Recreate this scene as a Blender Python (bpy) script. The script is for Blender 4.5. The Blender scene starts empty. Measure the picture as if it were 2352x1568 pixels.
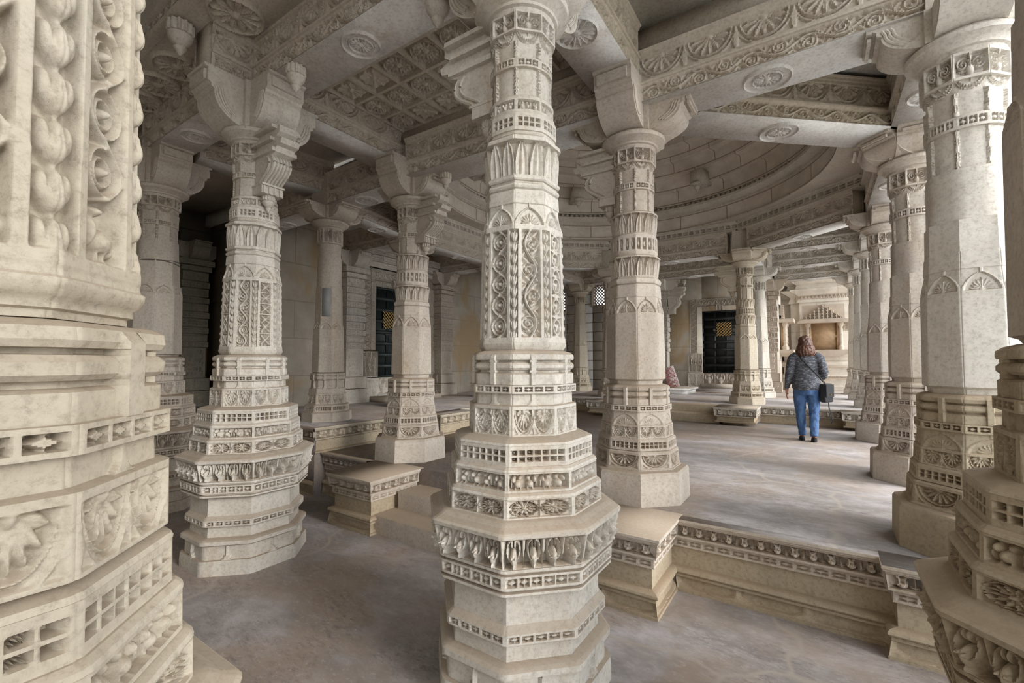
import bpy, math, random
import numpy as np
from math import radians as R_, sin, cos, pi, tan, atan2, hypot

S = bpy.context.scene
COL = S.collection
# ------------------------------------------------------------------ camera
CAM_H = 1.77
cam_d = bpy.data.cameras.new('camera')
cam_d.sensor_width = 36.0
cam_d.lens = 1045.0 / 2352.0 * 36.0
cam_d.clip_start = 0.05
cam = bpy.data.objects.new('camera', cam_d)
COL.objects.link(cam)
cam.location = (0, 0, CAM_H)
cam.rotation_euler = (R_(92.5), 0, R_(33.9))
S.camera = cam
# ------------------------------------------------------------------ sky, sun, exposure
W = bpy.data.worlds.new('sky'); S.world = W
W.use_nodes = True
bg = W.node_tree.nodes['Background']
bg.inputs['Color'].default_value = (0.93, 0.97, 1.0, 1)
bg.inputs['Strength'].default_value = 3.4
def sun(name, direction, energy, angle, color):
    d = bpy.data.lights.new(name, 'SUN'); d.energy = energy; d.angle = R_(angle); d.color = color
    o = bpy.data.objects.new(name, d); COL.objects.link(o)
    from mathutils import Vector
    o.rotation_euler = Vector(direction).to_track_quat('-Z', 'Y').to_euler()
    o.location = (6, -2, 6)
    return o
sun('sun', (-0.95, 0.03, -0.34), 4.2, 24, (1.0, 0.975, 0.94))
S.view_settings.view_transform = 'Standard'
S.view_settings.look = 'None'
S.view_settings.gamma = 1.0
S.view_settings.use_curve_mapping = False
S.view_settings.exposure = -0.32
S.cycles.adaptive_threshold = 0.04
S.cycles.max_bounces = 6
S.cycles.diffuse_bounces = 5
S.cycles.glossy_bounces = 2
S.cycles.caustics_reflective = False
S.cycles.caustics_refractive = False
S.cycles.sample_clamp_indirect = 8.0

# ------------------------------------------------------------------ materials
def mat(name):
    m = bpy.data.materials.new(name); m.use_nodes = True
    nt = m.node_tree; b = nt.nodes['Principled BSDF']
    return m, nt, b
def N(nt, typ, **kw):
    n = nt.nodes.new(typ)
    for k, v in kw.items():
        if k.startswith('i_'):
            key = k[2:].replace('_', ' ')
            n.inputs[key].default_value = v
        else: setattr(n, k, v)
    return n
def ramp(nt, src, stops):
    r = nt.nodes.new('ShaderNodeValToRGB'); nt.links.new(src, r.inputs[0])
    el = r.color_ramp.elements
    while len(el) < len(stops): el.new(0.5)
    for e, (p, c) in zip(el, stops): e.position = p; e.color = (*c, 1)
    return r.outputs[0]
def mix(nt, fac, a, b, typ='MIX'):
    n = nt.nodes.new('ShaderNodeMix'); n.data_type = 'RGBA'; n.blend_type = typ
    if isinstance(fac, (int, float)): n.inputs[0].default_value = fac
    else: nt.links.new(fac, n.inputs[0])
    for s, v in ((6, a), (7, b)):
        if isinstance(v, tuple): n.inputs[s].default_value = (*v, 1)
        else: nt.links.new(v, n.inputs[s])
    return n.outputs[2]
def noise(nt, vec, scale, detail=4, rough=0.6, dist=0.0):
    n = nt.nodes.new('ShaderNodeTexNoise'); n.inputs['Scale'].default_value = scale
    n.inputs['Detail'].default_value = detail; n.inputs['Roughness'].default_value = rough
    n.inputs['Distortion'].default_value = dist
    if vec is not None: nt.links.new(vec, n.inputs['Vector'])
    return n.outputs['Fac']
def mapping(nt, vec, scale=(1, 1, 1), rot=(0, 0, 0)):
    n = nt.nodes.new('ShaderNodeMapping'); n.inputs['Scale'].default_value = scale; n.inputs['Rotation'].default_value = rot
    nt.links.new(vec, n.inputs['Vector']); return n.outputs[0]
def bump(nt, b, h, strength, dist):
    n = nt.nodes.new('ShaderNodeBump'); n.inputs['Strength'].default_value = strength; n.inputs['Distance'].default_value = dist
    nt.links.new(h, n.inputs['Height']); nt.links.new(n.outputs[0], b.inputs['Normal']); return n
def pos(nt): return nt.nodes.new('ShaderNodeNewGeometry').outputs['Position']

def stone(name, c0, c1, grey, dust=0.7, rough=0.75, stain=0.35):
    m, nt, b = mat(name); p = pos(nt)
    base = ramp(nt, noise(nt, p, 1.7, 6, 0.65), [(0.3, c0), (0.72, c1)])
    g = ramp(nt, noise(nt, mapping(nt, p, (1.3, 1.3, 0.5)), 2.2, 5, 0.6, 0.4), [(0.5, (0, 0, 0)), (0.72, (stain,) * 3)])
    base = mix(nt, g, base, grey)
    bs = ramp(nt, noise(nt, mapping(nt, p, (1, 1, .35), (0, 0, 1)), 3.1, 6, 0.7, 0.8), [(0.54, (0, 0, 0)), (0.78, (dust * .8,) * 3)])
    base = mix(nt, bs, base, (0.40, 0.29, 0.18))
    fine = ramp(nt, noise(nt, p, 38, 7, 0.8), [(0.32, (0.66, 0.64, 0.61)), (0.5, (1.0, 1.0, 1.0)), (0.7, (1.12, 1.12, 1.12))])
    base = mix(nt, 1.0, base, fine, 'MULTIPLY')
    geo = nt.nodes.new('ShaderNodeNewGeometry'); sx = nt.nodes.new('ShaderNodeSeparateXYZ'); nt.links.new(geo.outputs['True Normal'], sx.inputs[0])
    up = ramp(nt, sx.outputs[2], [(0.35, (0, 0, 0)), (0.9, (dust,) * 3)])
    base = mix(nt, up, base, (0.34, 0.25, 0.17))
    nt.links.new(base, b.inputs['Base Color']); b.inputs['Roughness'].default_value = rough
    bump(nt, b, noise(nt, p, 60, 8, 0.8), 0.6, 0.006)
    return m
M = {}
M['marble'] = stone('carved_cream_marble', (0.54, 0.495, 0.43), (0.70, 0.665, 0.60), (0.42, 0.415, 0.40), stain=.55)
M['warm'] = stone('warm_cream_marble', (0.50, 0.43, 0.33), (0.59, 0.53, 0.43), (0.50, 0.48, 0.43), dust=0.55)
M['pink'] = stone('weathered_sandy_marble', (0.47, 0.405, 0.34), (0.62, 0.56, 0.485), (0.38, 0.345, 0.31), stain=0.5)
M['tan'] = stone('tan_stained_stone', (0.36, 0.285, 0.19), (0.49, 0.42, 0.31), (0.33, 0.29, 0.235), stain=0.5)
M['beam'] = stone('grey_brown_beam_stone', (0.54, 0.475, 0.40), (0.66, 0.61, 0.53), (0.46, 0.43, 0.39), stain=0.5)
M['soffit'] = stone('rough_grey_white_stone', (0.60, 0.585, 0.555), (0.78, 0.77, 0.745), (0.42, 0.41, 0.40), stain=0.6)
M['slab'] = stone('grey_ceiling_slab', (0.66, 0.67, 0.65), (0.78, 0.78, 0.755), (0.44, 0.46, 0.43), stain=0.5)

def floor_mat(name, c0, c1, c2, joint):
    m, nt, b = mat(name); p = pos(nt)
    warp = noise(nt, p, 0.5, 3, 0.5)
    st = noise(nt, mapping(nt, p, (1, 1.7, 1), (0, 0, 0.5)), 1.6, 14, 0.72, 0.25)
    base = ramp(nt, st, [(0.30, c0), (0.48, c1), (0.66, c2)])
    w = ramp(nt, noise(nt, p, 0.75, 7, 0.62, 0.5), [(0.45, (0, 0, 0)), (0.60, (0.7,) * 3)])
    base = mix(nt, w, base, (0.37, 0.275, 0.20))
    sp = ramp(nt, noise(nt, mapping(nt, p, (1, 2.6, 1), (0, 0, 0.5)), 11, 14, 0.9), [(0.50, (0, 0, 0)), (0.57, (0.8,) * 3)])
    spm = ramp(nt, noise(nt, mapping(nt, p, (1, 1.5, 1), (0, 0, 0.5)), 1.3, 5, 0.6), [(0.42, (0, 0, 0)), (0.60, (1, 1, 1))])
    sp = mix(nt, 1.0, sp, spm, 'MULTIPLY')
    base = mix(nt, sp, base, (0.15, 0.13, 0.125))
    lt = ramp(nt, noise(nt, mapping(nt, p, (1, 2, 1), (0, 0, 0.9)), 16, 12, 0.85), [(0.54, (0, 0, 0)), (0.62, (0.5,) * 3)])
    base = mix(nt, lt, base, (0.66, 0.62, 0.62))
    v = nt.nodes.new('ShaderNodeTexVoronoi'); v.feature = 'DISTANCE_TO_EDGE'; v.inputs['Scale'].default_value = 0.72
    v.inputs['Randomness'].default_value = 0.9
    wv = nt.nodes.new('ShaderNodeMix'); wv.data_type = 'VECTOR'; wv.inputs[0].default_value = .25
    nn = nt.nodes.new('ShaderNodeTexNoise'); nn.inputs['Scale'].default_value = 2.5; nt.links.new(p, nn.inputs['Vector']); nt.links.new(p, wv.inputs[4]); nt.links.new(nn.outputs['Color'], wv.inputs[5])
    nt.links.new(wv.outputs[1], v.inputs['Vector'])
    j = ramp(nt, v.outputs['Distance'], [(0.0, (0.8,) * 3), (0.016, (0, 0, 0))])
    base = mix(nt, j, base, joint)
    nt.links.new(base, b.inputs['Base Color'])
    r = ramp(nt, st, [(0.3, (0.42,) * 3), (0.75, (0.62,) * 3)]); nt.links.new(r, b.inputs['Roughness'])
    bump(nt, b, noise(nt, mapping(nt, p, (1, 1.8, 1), (0, 0, 0.5)), 16, 13, 0.85), 0.6, 0.025)
    return m
M['floor'] = floor_mat('worn_marble_floor', (0.22, 0.195, 0.185), (0.36, 0.325, 0.31), (0.56, 0.52, 0.53), (0.46, 0.40, 0.34))

def brick_uv(name, w, h, c1, c2, mortar, msize=0.012, warm=0.0, patch=(0.5, 0.36, 0.2)):
    m, nt, b = mat(name)
    uv = nt.nodes.new('ShaderNodeUVMap').outputs[0]
    t = nt.nodes.new('ShaderNodeTexBrick'); nt.links.new(uv, t.inputs['Vector'])
    t.inputs['Scale'].default_value = 1.0; t.inputs['Brick Width'].default_value = w; t.inputs['Row Height'].default_value = h
    t.inputs['Mortar Size'].default_value = msize; t.inputs['Mortar Smooth'].default_value = 0.2
    t.inputs['Color1'].default_value = (*c1, 1); t.inputs['Color2'].default_value = (*c2, 1); t.inputs['Mortar'].default_value = (*mortar, 1)
    p = pos(nt)
    base = mix(nt, 1.0, t.outputs['Color'], ramp(nt, noise(nt, p, 3.5, 6, 0.65), [(0.3, (0.78, 0.76, 0.73)), (0.7, (1.08, 1.07, 1.05))]), 'MULTIPLY')
    if warm:
        f = ramp(nt, noise(nt, mapping(nt, p, (1, 1, 0.6)), 1.1, 4, 0.55, 0.5), [(0.5, (0, 0, 0)), (0.62, (warm,) * 3)])
        base = mix(nt, f, base, patch)
    nt.links.new(base, b.inputs['Base Color']); b.inputs['Roughness'].default_value = 0.7
    inv = nt.nodes.new('ShaderNodeMath'); inv.operation = 'SUBTRACT'; inv.inputs[0].default_value = 1.0; nt.links.new(t.outputs['Fac'], inv.inputs[1])
    bump(nt, b, inv.outputs[0], 0.6, 0.008)
    return m
M['dome'] = brick_uv('dome_course_stone', 1.05, 0.30, (0.70, 0.65, 0.585), (0.78, 0.73, 0.67), (0.34, 0.28, 0.22), 0.010, 0.25, (0.5, 0.42, 0.33))
M['white_block'] = brick_uv('white_marble_blocks', 0.62, 0.30, (0.74, 0.74, 0.73), (0.80, 0.80, 0.785), (0.30, 0.24, 0.21), 0.012)
M['wall'] = brick_uv('large_stone_blocks', 1.25, 0.74, (0.50, 0.46, 0.40), (0.60, 0.555, 0.48), (0.42, 0.375, 0.31), 0.012, 0.85, (0.46, 0.335, 0.19))
M['dark_wall'] = brick_uv('stained_blocks_shade_darkened', 1.25, 0.74, (0.20, 0.17, 0.12), (0.15, 0.14, 0.11), (0.10, 0.09, 0.07), 0.02, 0.8, (0.22, 0.13, 0.05))  # stained blocks, coloured darker to carry the deep shade of the alcove
M['shade_dark'] = stone('shade_darkened_stone', (0.15, 0.14, 0.11), (0.22, 0.20, 0.16), (0.12, 0.13, 0.10))  # dark tone paints the alcove shade into the pilaster stone
M['shrine'] = brick_uv('pale_shrine_marble', 1.1, 0.9, (0.80, 0.74, 0.66), (0.86, 0.81, 0.74), (0.58, 0.5, 0.42), 0.006)
def plain(name, col, rough=0.6, metal=0.0, var=0.0, scale=8):
    m, nt, b = mat(name); b.inputs['Base Color'].default_value = (*col, 1); b.inputs['Roughness'].default_value = rough; b.inputs['Metallic'].default_value = metal
    if var:
        lo = tuple(c * (1 - var) for c in col); hi = tuple(min(1, c * (1 + var)) for c in col)
        nt.links.new(ramp(nt, noise(nt, pos(nt), scale, 4), [(0.3, lo), (0.7, hi)]), b.inputs['Base Color'])
    return m
M['door'] = plain('dark_green_grey_door', (0.028, 0.040, 0.040), 0.45, 0.3, 0.2)
M['door_black'] = plain('black_door', (0.012, 0.014, 0.014), 0.5, 0.2)
M['brass'] = plain('brass', (0.85, 0.60, 0.24), 0.32, 0.9)
M['iron'] = plain('dull_metal', (0.25, 0.22, 0.2), 0.4, 0.8)
M['niche'] = plain('stained_niche_stone', (0.52, 0.36, 0.22), 0.7, 0, 0.25, 6)
M['grey_patch'] = plain('grey_cement', (0.30, 0.31, 0.31), 0.8, 0, 0.1)
M['courtyard'] = plain('bright_courtyard_paving', (0.86, 0.84, 0.81), 0.8, 0, 0.05, 2)
# ------------------------------------------------------------------ mesh building
class MB:
    def __init__(s): s.v = []; s.f = []; s.n = 0; s.uv = []
    def verts(s, a):
        a = np.asarray(a, float).reshape(-1, 3); i = s.n; s.v.append(a); s.n += len(a); return i
    def quads(s, q): s.f.append(np.asarray(q, np.int64).reshape(-1, 4))
    def grid(s, P, wrap=False, flip=False):
        n, m = P.shape[:2]; b = s.verts(P)
        idx = b + np.arange(n * m).reshape(n, m)
        if wrap: idx = np.concatenate([idx, idx[:, :1]], 1)
        a, c, d, e = idx[:-1, :-1], idx[:-1, 1:], idx[1:, 1:], idx[1:, :-1]
        q = np.stack([a, c, d, e] if not flip else [a, e, d, c], -1)
        s.quads(q); return s
    def box(s, x0, x1, y0, y1, z0, z1, M4=None):
        p = np.array([(x, y, z) for z in (z0, z1) for y in (y0, y1) for x in (x0, x1)], float)
        if M4 is not None: p = p @ M4[:3, :3].T + M4[:3, 3]
        b = s.verts(p)
        s.quads(b + np.array([(0, 2, 3, 1), (4, 5, 7, 6), (0, 1, 5, 4), (2, 6, 7, 3), (0, 4, 6, 2), (1, 3, 7, 5)]))
        return s
    def prism(s, prof, w0, w1, M4=None):
        """closed outline prof [(a,b)...] extruded along y from w0 to w1; a -> x, b -> z"""
        prof = np.asarray(prof, float); n = len(prof)
        A = np.c_[prof[:, 0], np.full(n, w0), prof[:, 1]]; B = np.c_[prof[:, 0], np.full(n, w1), prof[:, 1]]
        P = np.r_[A, B]
        if M4 is not None: P = P @ M4[:3, :3].T + M4[:3, 3]
        b = s.verts(P); i = np.arange(n); j = (i + 1) % n
        s.quads(b + np.c_[i, j, j + n, i + n])
        s.f.append([list(b + i[::-1]), list(b + n + i)])
        return s
    def tube(s, pts, r, n=8, closed=False):
        pts = np.asarray(pts, float); k = len(pts); r = np.broadcast_to(r, (k,))
        T = np.gradient(pts, axis=0); T /= np.linalg.norm(T, axis=1)[:, None] + 1e-9
        ref = np.array([0, 0, 1.0]); 
        if abs(T[:, 2]).mean() > 0.8: ref = np.array([1.0, 0, 0])
        U = np.cross(T, ref); U /= np.linalg.norm(U, axis=1)[:, None] + 1e-9; V = np.cross(T, U)
        a = np.linspace(0, 2 * pi, n, endpoint=False)
        P = pts[:, None] + r[:, None, None] * (np.cos(a)[None, :, None] * U[:, None] + np.sin(a)[None, :, None] * V[:, None])
        s.grid(P, wrap=True, flip=True)
        base = s.n - k * n
        s.f.append([list(base + np.arange(n))[::-1], list(base + (k - 1) * n + np.arange(n))])
        return s
    def lathe(s, prof, cx=0, cy=0, n=24, cz=0):
        a = np.linspace(0, 2 * pi, n, endpoint=False)
        P = np.array([[(cx + r * cos(t), cy + r * sin(t), cz + z) for t in a] for r, z in prof])
        return s.grid(P, wrap=True)
    def build(s, name, m, parent=None, smooth=32, uv=None):
        V = np.concatenate(s.v); loops = []; tot = []
        for f in s.f:
            if isinstance(f, np.ndarray): loops.append(f.ravel()); tot.append(np.full(len(f), 4))
            else:
                for g in f: loops.append(np.array(g)); tot.append(np.array([len(g)]))
        L = np.concatenate(loops); Tt = np.concatenate(tot); St = np.r_[0, np.cumsum(Tt)[:-1]]
        me = bpy.data.meshes.new(name)
        me.vertices.add(len(V)); me.vertices.foreach_set('co', V.astype(np.float32).ravel())
        me.loops.add(len(L)); me.loops.foreach_set('vertex_index', L.astype(np.int32))
        me.polygons.add(len(Tt)); me.polygons.foreach_set('loop_start', St.astype(np.int32))
        try: me.polygons.foreach_set('loop_total', Tt.astype(np.int32))
        except Exception: pass
        if uv is not None:
            uvl = me.uv_layers.new(name='UVMap'); U = uv(V)[L]
            uvl.data.foreach_set('uv', U.astype(np.float32).ravel())
        me.update(calc_edges=True); me.validate()
        me.materials.append(M[m] if isinstance(m, str) else m)
        if smooth:
            me.shade_smooth(); me.set_sharp_from_angle(angle=R_(smooth))
        o = bpy.data.objects.new(name, me); COL.objects.link(o)
        if parent is not None: o.parent = parent
        return o
def thing(name, label, cat, loc=(0, 0, 0), rz=0, group=None, kind=None):
    o = bpy.data.objects.new(name, None); COL.objects.link(o); o.empty_display_size = 0.1
    o.location = loc; o.rotation_euler = (0, 0, rz); o['label'] = label; o['category'] = cat
    if group: o['group'] = group
    if kind: o['kind'] = kind
    return o
def tag(o, label, cat, group=None, kind=None):
    o['label'] = label; o['category'] = cat
    if group: o['group'] = group
    if kind: o['kind'] = kind
    return o
def struct(o, label=None, cat=None):
    o['kind'] = 'structure'
    if label: o['label'] = label
    if cat: o['category'] = cat
    return o
def link_copy(src, parent):
    c = src.copy(); COL.objects.link(c); c.parent = parent
    for ch in list(src.children): link_copy(ch, c)
    return c
def frame(ox, oy, oz, ang):
    c, s_ = cos(ang), sin(ang)
    m = np.eye(4); m[:3, 0] = (c, s_, 0); m[:3, 1] = (-s_, c, 0); m[:3, 3] = (ox, oy, oz); return m

# ------------------------------------------------------------------ carved patterns: height 0 (deep) .. 1 (surface); x centred, y from the bottom, metres
def ss(d, w=0.004): return np.clip(0.5 - d / w, 0, 1)
def el(x, y, cx, cy, a, b):
    q = 1 - ((x - cx) / a) ** 2 - ((y - cy) / b) ** 2
    return np.sqrt(np.clip(q, 0, 1))
def border(x, y, W, H, mx, my, h, e=0.004):
    inside = np.minimum(ss(np.abs(x) - (W / 2 - mx), e), np.minimum(ss(my - y, e), ss(y - (H - my), e)))
    return 1 - inside * (1 - h)
def seg(x, y, x0, y0, x1, y1):
    dx, dy = x1 - x0, y1 - y0; t = np.clip(((x - x0) * dx + (y - y0) * dy) / (dx * dx + dy * dy), 0, 1)
    return np.hypot(x - x0 - t * dx, y - y0 - t * dy)
def unit(x, W, n):
    """fold x into n units; returns local a in -1..1 and unit index"""
    t = (x + W / 2) / W * n; i = np.clip(np.floor(t), 0, n - 1); return (t - i) * 2 - 1, i
def flower(dx, dy, Rr, n=12, rim=True, boss=0.2):
    r = np.hypot(dx, dy) / Rr; th = np.arctan2(dy, dx); f = np.abs(((th * n / (2 * pi)) % 1) * 2 - 1)
    tip = 0.86 - 0.30 * f ** 1.3
    pet = ss(r - tip, 0.14) * (0.95 - 0.45 * f ** 2 + 0.15 * np.cos(f * 9))
    h = pet * np.clip(0.45 + 0.55 * r, 0, 1)
    h = np.maximum(h, 0.95 * np.sqrt(np.clip(1 - (r / boss) ** 2, 0, 1)))
    if rim: h = np.maximum(h, ss(np.abs(r - 0.93) - 0.05, 0.09))
    return h, r
def p_grille(n, rows=2, mx=.012, my=.18):
    def f(k, x, y, W, H):
        m = my * H; a, i = unit(x, W - 2 * mx, n); b, j = unit(y - H / 2, H - 2 * m, rows)
        hole = ss(np.maximum(np.abs(a), np.abs(b)) - 0.66, 0.2)
        star = ss(np.abs(np.abs(a) - np.abs(b)) - 0.16, 0.2) * ((i % 2) * .9)
        if k % 2: star = ss(np.hypot(a, b) - .3, .2) * ((i + 1) % 2) * .7
        return border(x, y, W, H, mx, m, np.maximum(1 - hole, star), .003)
    return f
def p_bow(n, mx=.01, my=.2):
    def f(k, x, y, W, H):
        m = my * H; a, i = unit(x, W - 2 * mx, n); b = (y - H / 2) / (H / 2 - m)
        dia = ss(np.abs(b) - (0.75 * (1 - np.abs(a) / .8)), .25) * .85
        hole = ss(np.abs(a) - .76, .12); bar = ss(np.abs(a) - .07, .08) * 0.9
        h = np.maximum(np.maximum(1 - hole, dia), bar)
        boss = el(np.abs(a), b, 1.0, 0, .42, .8)
        return border(x, y, W, H, mx, m, np.maximum(np.minimum(h, 1), boss), .003)
    return f
def p_ros(n, petals=12, mx=.012, my=.06):
    def f(k, x, y, W, H):
        w = (W - 2 * mx) / n; a, i = unit(x, W - 2 * mx, n); rx = min(w / 2 * .95, H * .85); ry = H * (.5 - my) * .98
        dx = a * w / 2; dy = y - H / 2
        h, r = flower(dx / rx, dy / ry, 1.0, petals)
        h = np.where(r > 1.0, .62 + .38 * ss(np.abs(np.abs(dx) - w / 2) - .004), h)
        return border(x, y, W, H, mx, my * H, h)
    return f
def p_half(n=2, petals=14, mx=.012, my=.05, full=False):
    def f(k, x, y, W, H):
        w = (W - 2 * mx) / n; a, i = unit(x, W - 2 * mx, n); dx = a * w / 2; dy = y - H * (.86)
        sx = .46 * w; sy = .78 * H
        h, r = flower(dx / sx, dy / sy, 1.0, petals, True, .22)
        out = .72 + .28 * ss(np.abs(r - 1.16) - .04, .05)
        leaf = ss(np.abs(np.abs(dx) - w / 2) - .08 * w * np.clip(1 - np.abs(y / H - .3) * 2, 0, 1), .006)
        out = np.maximum(out, leaf)
        h = np.where(r > 1.0, out, h); h = np.where(y > H * .88, 1, h)
        return border(x, y, W, H, mx, my * H, h)
    return f
def p_animals(n, mx=.012, my=.12):
    def f(k, x, y, W, H):
        a, i = unit(x, W - 2 * mx, n); w = (W - 2 * mx) / n; sg = np.where((i + k) % 2 == 0, 1, -1); a = a * sg; b = y / H
        h = el(a, b, -.15, .38, .55, .24) * 1.0
        h = np.maximum(h, el(a, b, .42, .62, .30, .2))
        h = np.maximum(h, el(a, b, .72, .42, .14, .28) * .8)
        h = np.maximum(h, el(a, b, -.45, .68, .32, .16) * .7)
        for lx in (-.5, .2): h = np.maximum(h, ss(np.abs(a - lx) - .12, .1) * ss(b - .38, .1) * .65)
        h = np.maximum(h, ss(np.abs(np.hypot(a - .1, (b - .72) * 1.6) - .32) - .06, .08) * .6)
        return border(x, y, W, H, mx, my * H, h)
    return f
def p_faces(n, mx=.006, my=.04):
    def f(k, x, y, W, H):
        a, i = unit(x, W - 2 * mx, n); b = y / H
        h = el(a, b, 0, .34, .42, .34) * 1.35
        h = np.maximum(h, el(a, b, 0, .1, .26, .2) * 1.35)
        for s_ in (-1, 1):
            h = np.maximum(h, ss(np.abs(np.hypot(a - s_ * .2, (b - .62) * 1.5) - .42) - .1, .12) * np.where(s_ * a > .12, 1, 0) * np.clip(1.25 - (b - .3), 0, 1.2))
            h = np.maximum(h, el(a, b, s_ * .2, .42, .12, .08) * 1.5)
            h = np.maximum(h, el(a, b, s_ * .14, .8, .1, .2) * .95)
        tr = ss(np.abs(np.abs(a) - 1) - .16 * np.clip(b * 1.6, .2, 1), .08) * .75
        h = np.maximum(h, tr)
        return border(x, y, W, H, mx, my * H, h)
    return f
def spiral(dx, dy, Rr, turns=2.2, hand=1):
    r = np.hypot(dx, dy) / Rr; th = np.arctan2(dy, dx) * hand / (2 * pi)
    return (0.5 + 0.5 * np.cos(2 * pi * (r * turns - th))) * ss(r - 1, .1) , r
def p_vine(L, mx=.02, my=.1, amp=.26):
    def f(k, x, y, W, H):
        n = max(2, round((W - 2 * mx) / L)); l = (W - 2 * mx) / n; ph = (x + W / 2 - mx) / l
        i = np.floor(ph); a = (ph - i) * l; yc = H / 2 + amp * H * np.sin(2 * pi * ph)
        slope = amp * H * 2 * pi / l * np.cos(2 * pi * ph)
        d = np.abs(y - yc) / np.sqrt(1 + slope ** 2)
        h = np.sqrt(np.clip(1 - (d / (.075 * H)) ** 2, 0, 1))
        for cx, cy, hd in ((.25 * l, H * .36, 1), (.75 * l, H * .64, -1)):
            sp, r = spiral(a - cx, y - cy, .30 * H + .05 * l, 2.4, hd)
            h = np.maximum(h, .82 * sp ** .7)
        t = .5 + .5 * np.sin(2 * pi * (x / (l * .16) + y / (H * .5) * np.sign(np.sin(2 * pi * ph))))
        h = np.maximum(h, .55 * t * ss(.1 * H - d, .02 * H))
        return border(x, y, W, H, mx, my * H, np.clip(h, 0, 1))
    return f
def rot(fn):
    def f(k, x, y, W, H):
        return fn(k, y - H / 2, x + W / 2, H, W)
    return f
def p_chain_circles(k, x, y, W, H):
    n = max(2, round(H / (W * 1.02))); l = H / n; b = ((y / l) % 1 - .5) * l; r = np.hypot(x, b) / (W / 2)
    h = ss(np.abs(r - .74) - .14, .08)
    th = np.arctan2(b, x); st = .42 + .16 * np.cos(3 * th - pi / 2)
    h = np.maximum(h, ss(r - st, .1) * (1 - .5 * r))
    e = np.abs(np.abs(b) - l / 2) / (l * .10); h = np.maximum(h, ss(e - 1 + .9 * np.abs(x) / (W / 2) - .4, .3) * .9)
    return h
def p_concentric(k, x, y, W, H):
    n = max(2, round(H / (W * 1.12))); l = H / n; b = ((y / l) % 1 - .5) * l; r = np.hypot(x, b * .92) / (W / 2)
    h = np.maximum(ss(np.abs(r - .84) - .11, .20), ss(np.abs(r - .50) - .10, .20) * .9)
    h = np.maximum(h, el(x / (W / 2), b / (W / 2), 0, 0, .24, .28))
    h = np.maximum(h, ss(np.abs(x / (W / 2) - .9 * np.sin(2 * pi * y / l / 2)) - .2, .1) * ss(.86 - r, .08) * .95)
    return h
def p_birdchain(k, x, y, W, H):
    hb = W * 1.15
    h = p_concentric(k, x, np.maximum(y - hb, 0), W, H - hb)
    a = x / (W / 2); b = y / (W / 2)
    bird = el(a, b, .15, .75, .62, .5); bird = np.maximum(bird, el(a, b, -.5, 1.1, .28, .75) * .9); bird = np.maximum(bird, el(a, b, -.35, 1.8, .38, .25))
    bird = np.maximum(bird, ss(np.abs(np.hypot(a - .25, b - .8) - .42) - .06, .1) * .85); bird = np.maximum(bird, el(a, b, .75, .5, .3, .35) * .7)
    for lx in (-.05, .3): bird = np.maximum(bird, ss(np.abs(a - lx) - .08, .08) * ss(b - .4, .1) * .7)
    return np.where(y < hb, bird, h)
def p_beastchain(k, x, y, W, H):
    n = max(2, round(H / (W * 1.25))); l = H / n; b = ((y / l) % 1 - .5) * l; r = np.hypot(x, b) / (W / 2)
    h = ss(np.abs(r - .86) - .13, .20)
    a = x / (W / 2); c = b / (W / 2)
    for q in ((-.05, -.05, .42, .26), (.36, .22, .22, .2), (-.4, .12, .16, .26), (.1, -.38, .12, .26), (-.3, -.36, .12, .22)): h = np.maximum(h, el(a, c, *q))
    e = (np.abs(b) - l / 2) / (l * .12)
    h = np.maximum(h, ss(np.abs(np.hypot(a - .6 * np.sign(b), e) - .5) - .2, .1) * .8 * (np.abs(b) > l * .40))
    return h
def p_fourpetal(k, x, y, W, H):
    n = max(2, round(H / W)); l = H / n; b = ((y / l) % 1 - .5) * 2; a = x / (W / 2)
    h = ss(np.abs(np.abs(a) - np.abs(b)) - .2, .15) * ss(np.hypot(a, b) - 1.05, .1)
    h = np.maximum(h, el(a, b, 0, 0, .35, .35))
    h = np.maximum(h, ss(.86 - np.maximum(np.abs(a), np.abs(b)), .06) * .9)
    h = np.maximum(h, ss(np.minimum(np.abs(a), np.abs(b)) - .07, .06) * .8)
    return h
def buds(x, y, w, l):
    b = (y / l) % 1; a = x / (w / 2)
    h = el(a, b, 0, .40, .62, .40) ** .7
    h = np.maximum(h, .92 * el(a, b, 0, .62, .30, .34) ** .6)
    sd = el(np.abs(a), b, .58, .58, .34, .36) ** .7 * .85
    h = np.maximum(h, sd); h = h - .30 * ss(np.abs(np.abs(a) - .30 - .12 * (b - .5)) - .035, .05) * ss(.38 - b, .05)
    h = np.maximum(h, .5 * el(a, b, 0, .97, .22, .10)); h = np.maximum(h, .5 * el(a, b, 0, .03, .22, .06))
    return np.clip(h, 0, 1)
def p_panel(kinds, q=1.0):
    """ornate shaft face: bud strips on the corners, rails, and a sunk carved field"""
    def f(k, x, y, W, H):
        e = W / 2 - np.abs(x); half = .026 * q
        fy = .03
        strip = .25 + .75 * buds(np.minimum(e, half), y, half * 2, .062 * q)
        rail = ss(half - e, .003)
        h = np.where(e < half, strip, 1)
        fld = kinds[k % len(kinds)]; w2 = W - 2 * .045 * q
        hf = fld(k, np.clip(x, -w2 / 2, w2 / 2), np.clip(y - fy, 0, H - 2 * fy), w2, H - 2 * fy)
        ins = np.minimum(ss((.045 * q) - e, .003), np.minimum(ss(fy - y, .003), ss(y - H + fy, .003)))
        h = h * (1 - ins) + np.clip(hf, 0, 1) * ins
        top = np.maximum(ss(y - fy, .003), ss(H - fy - y, .003))
        return np.maximum(h, top)
    return f
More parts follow.
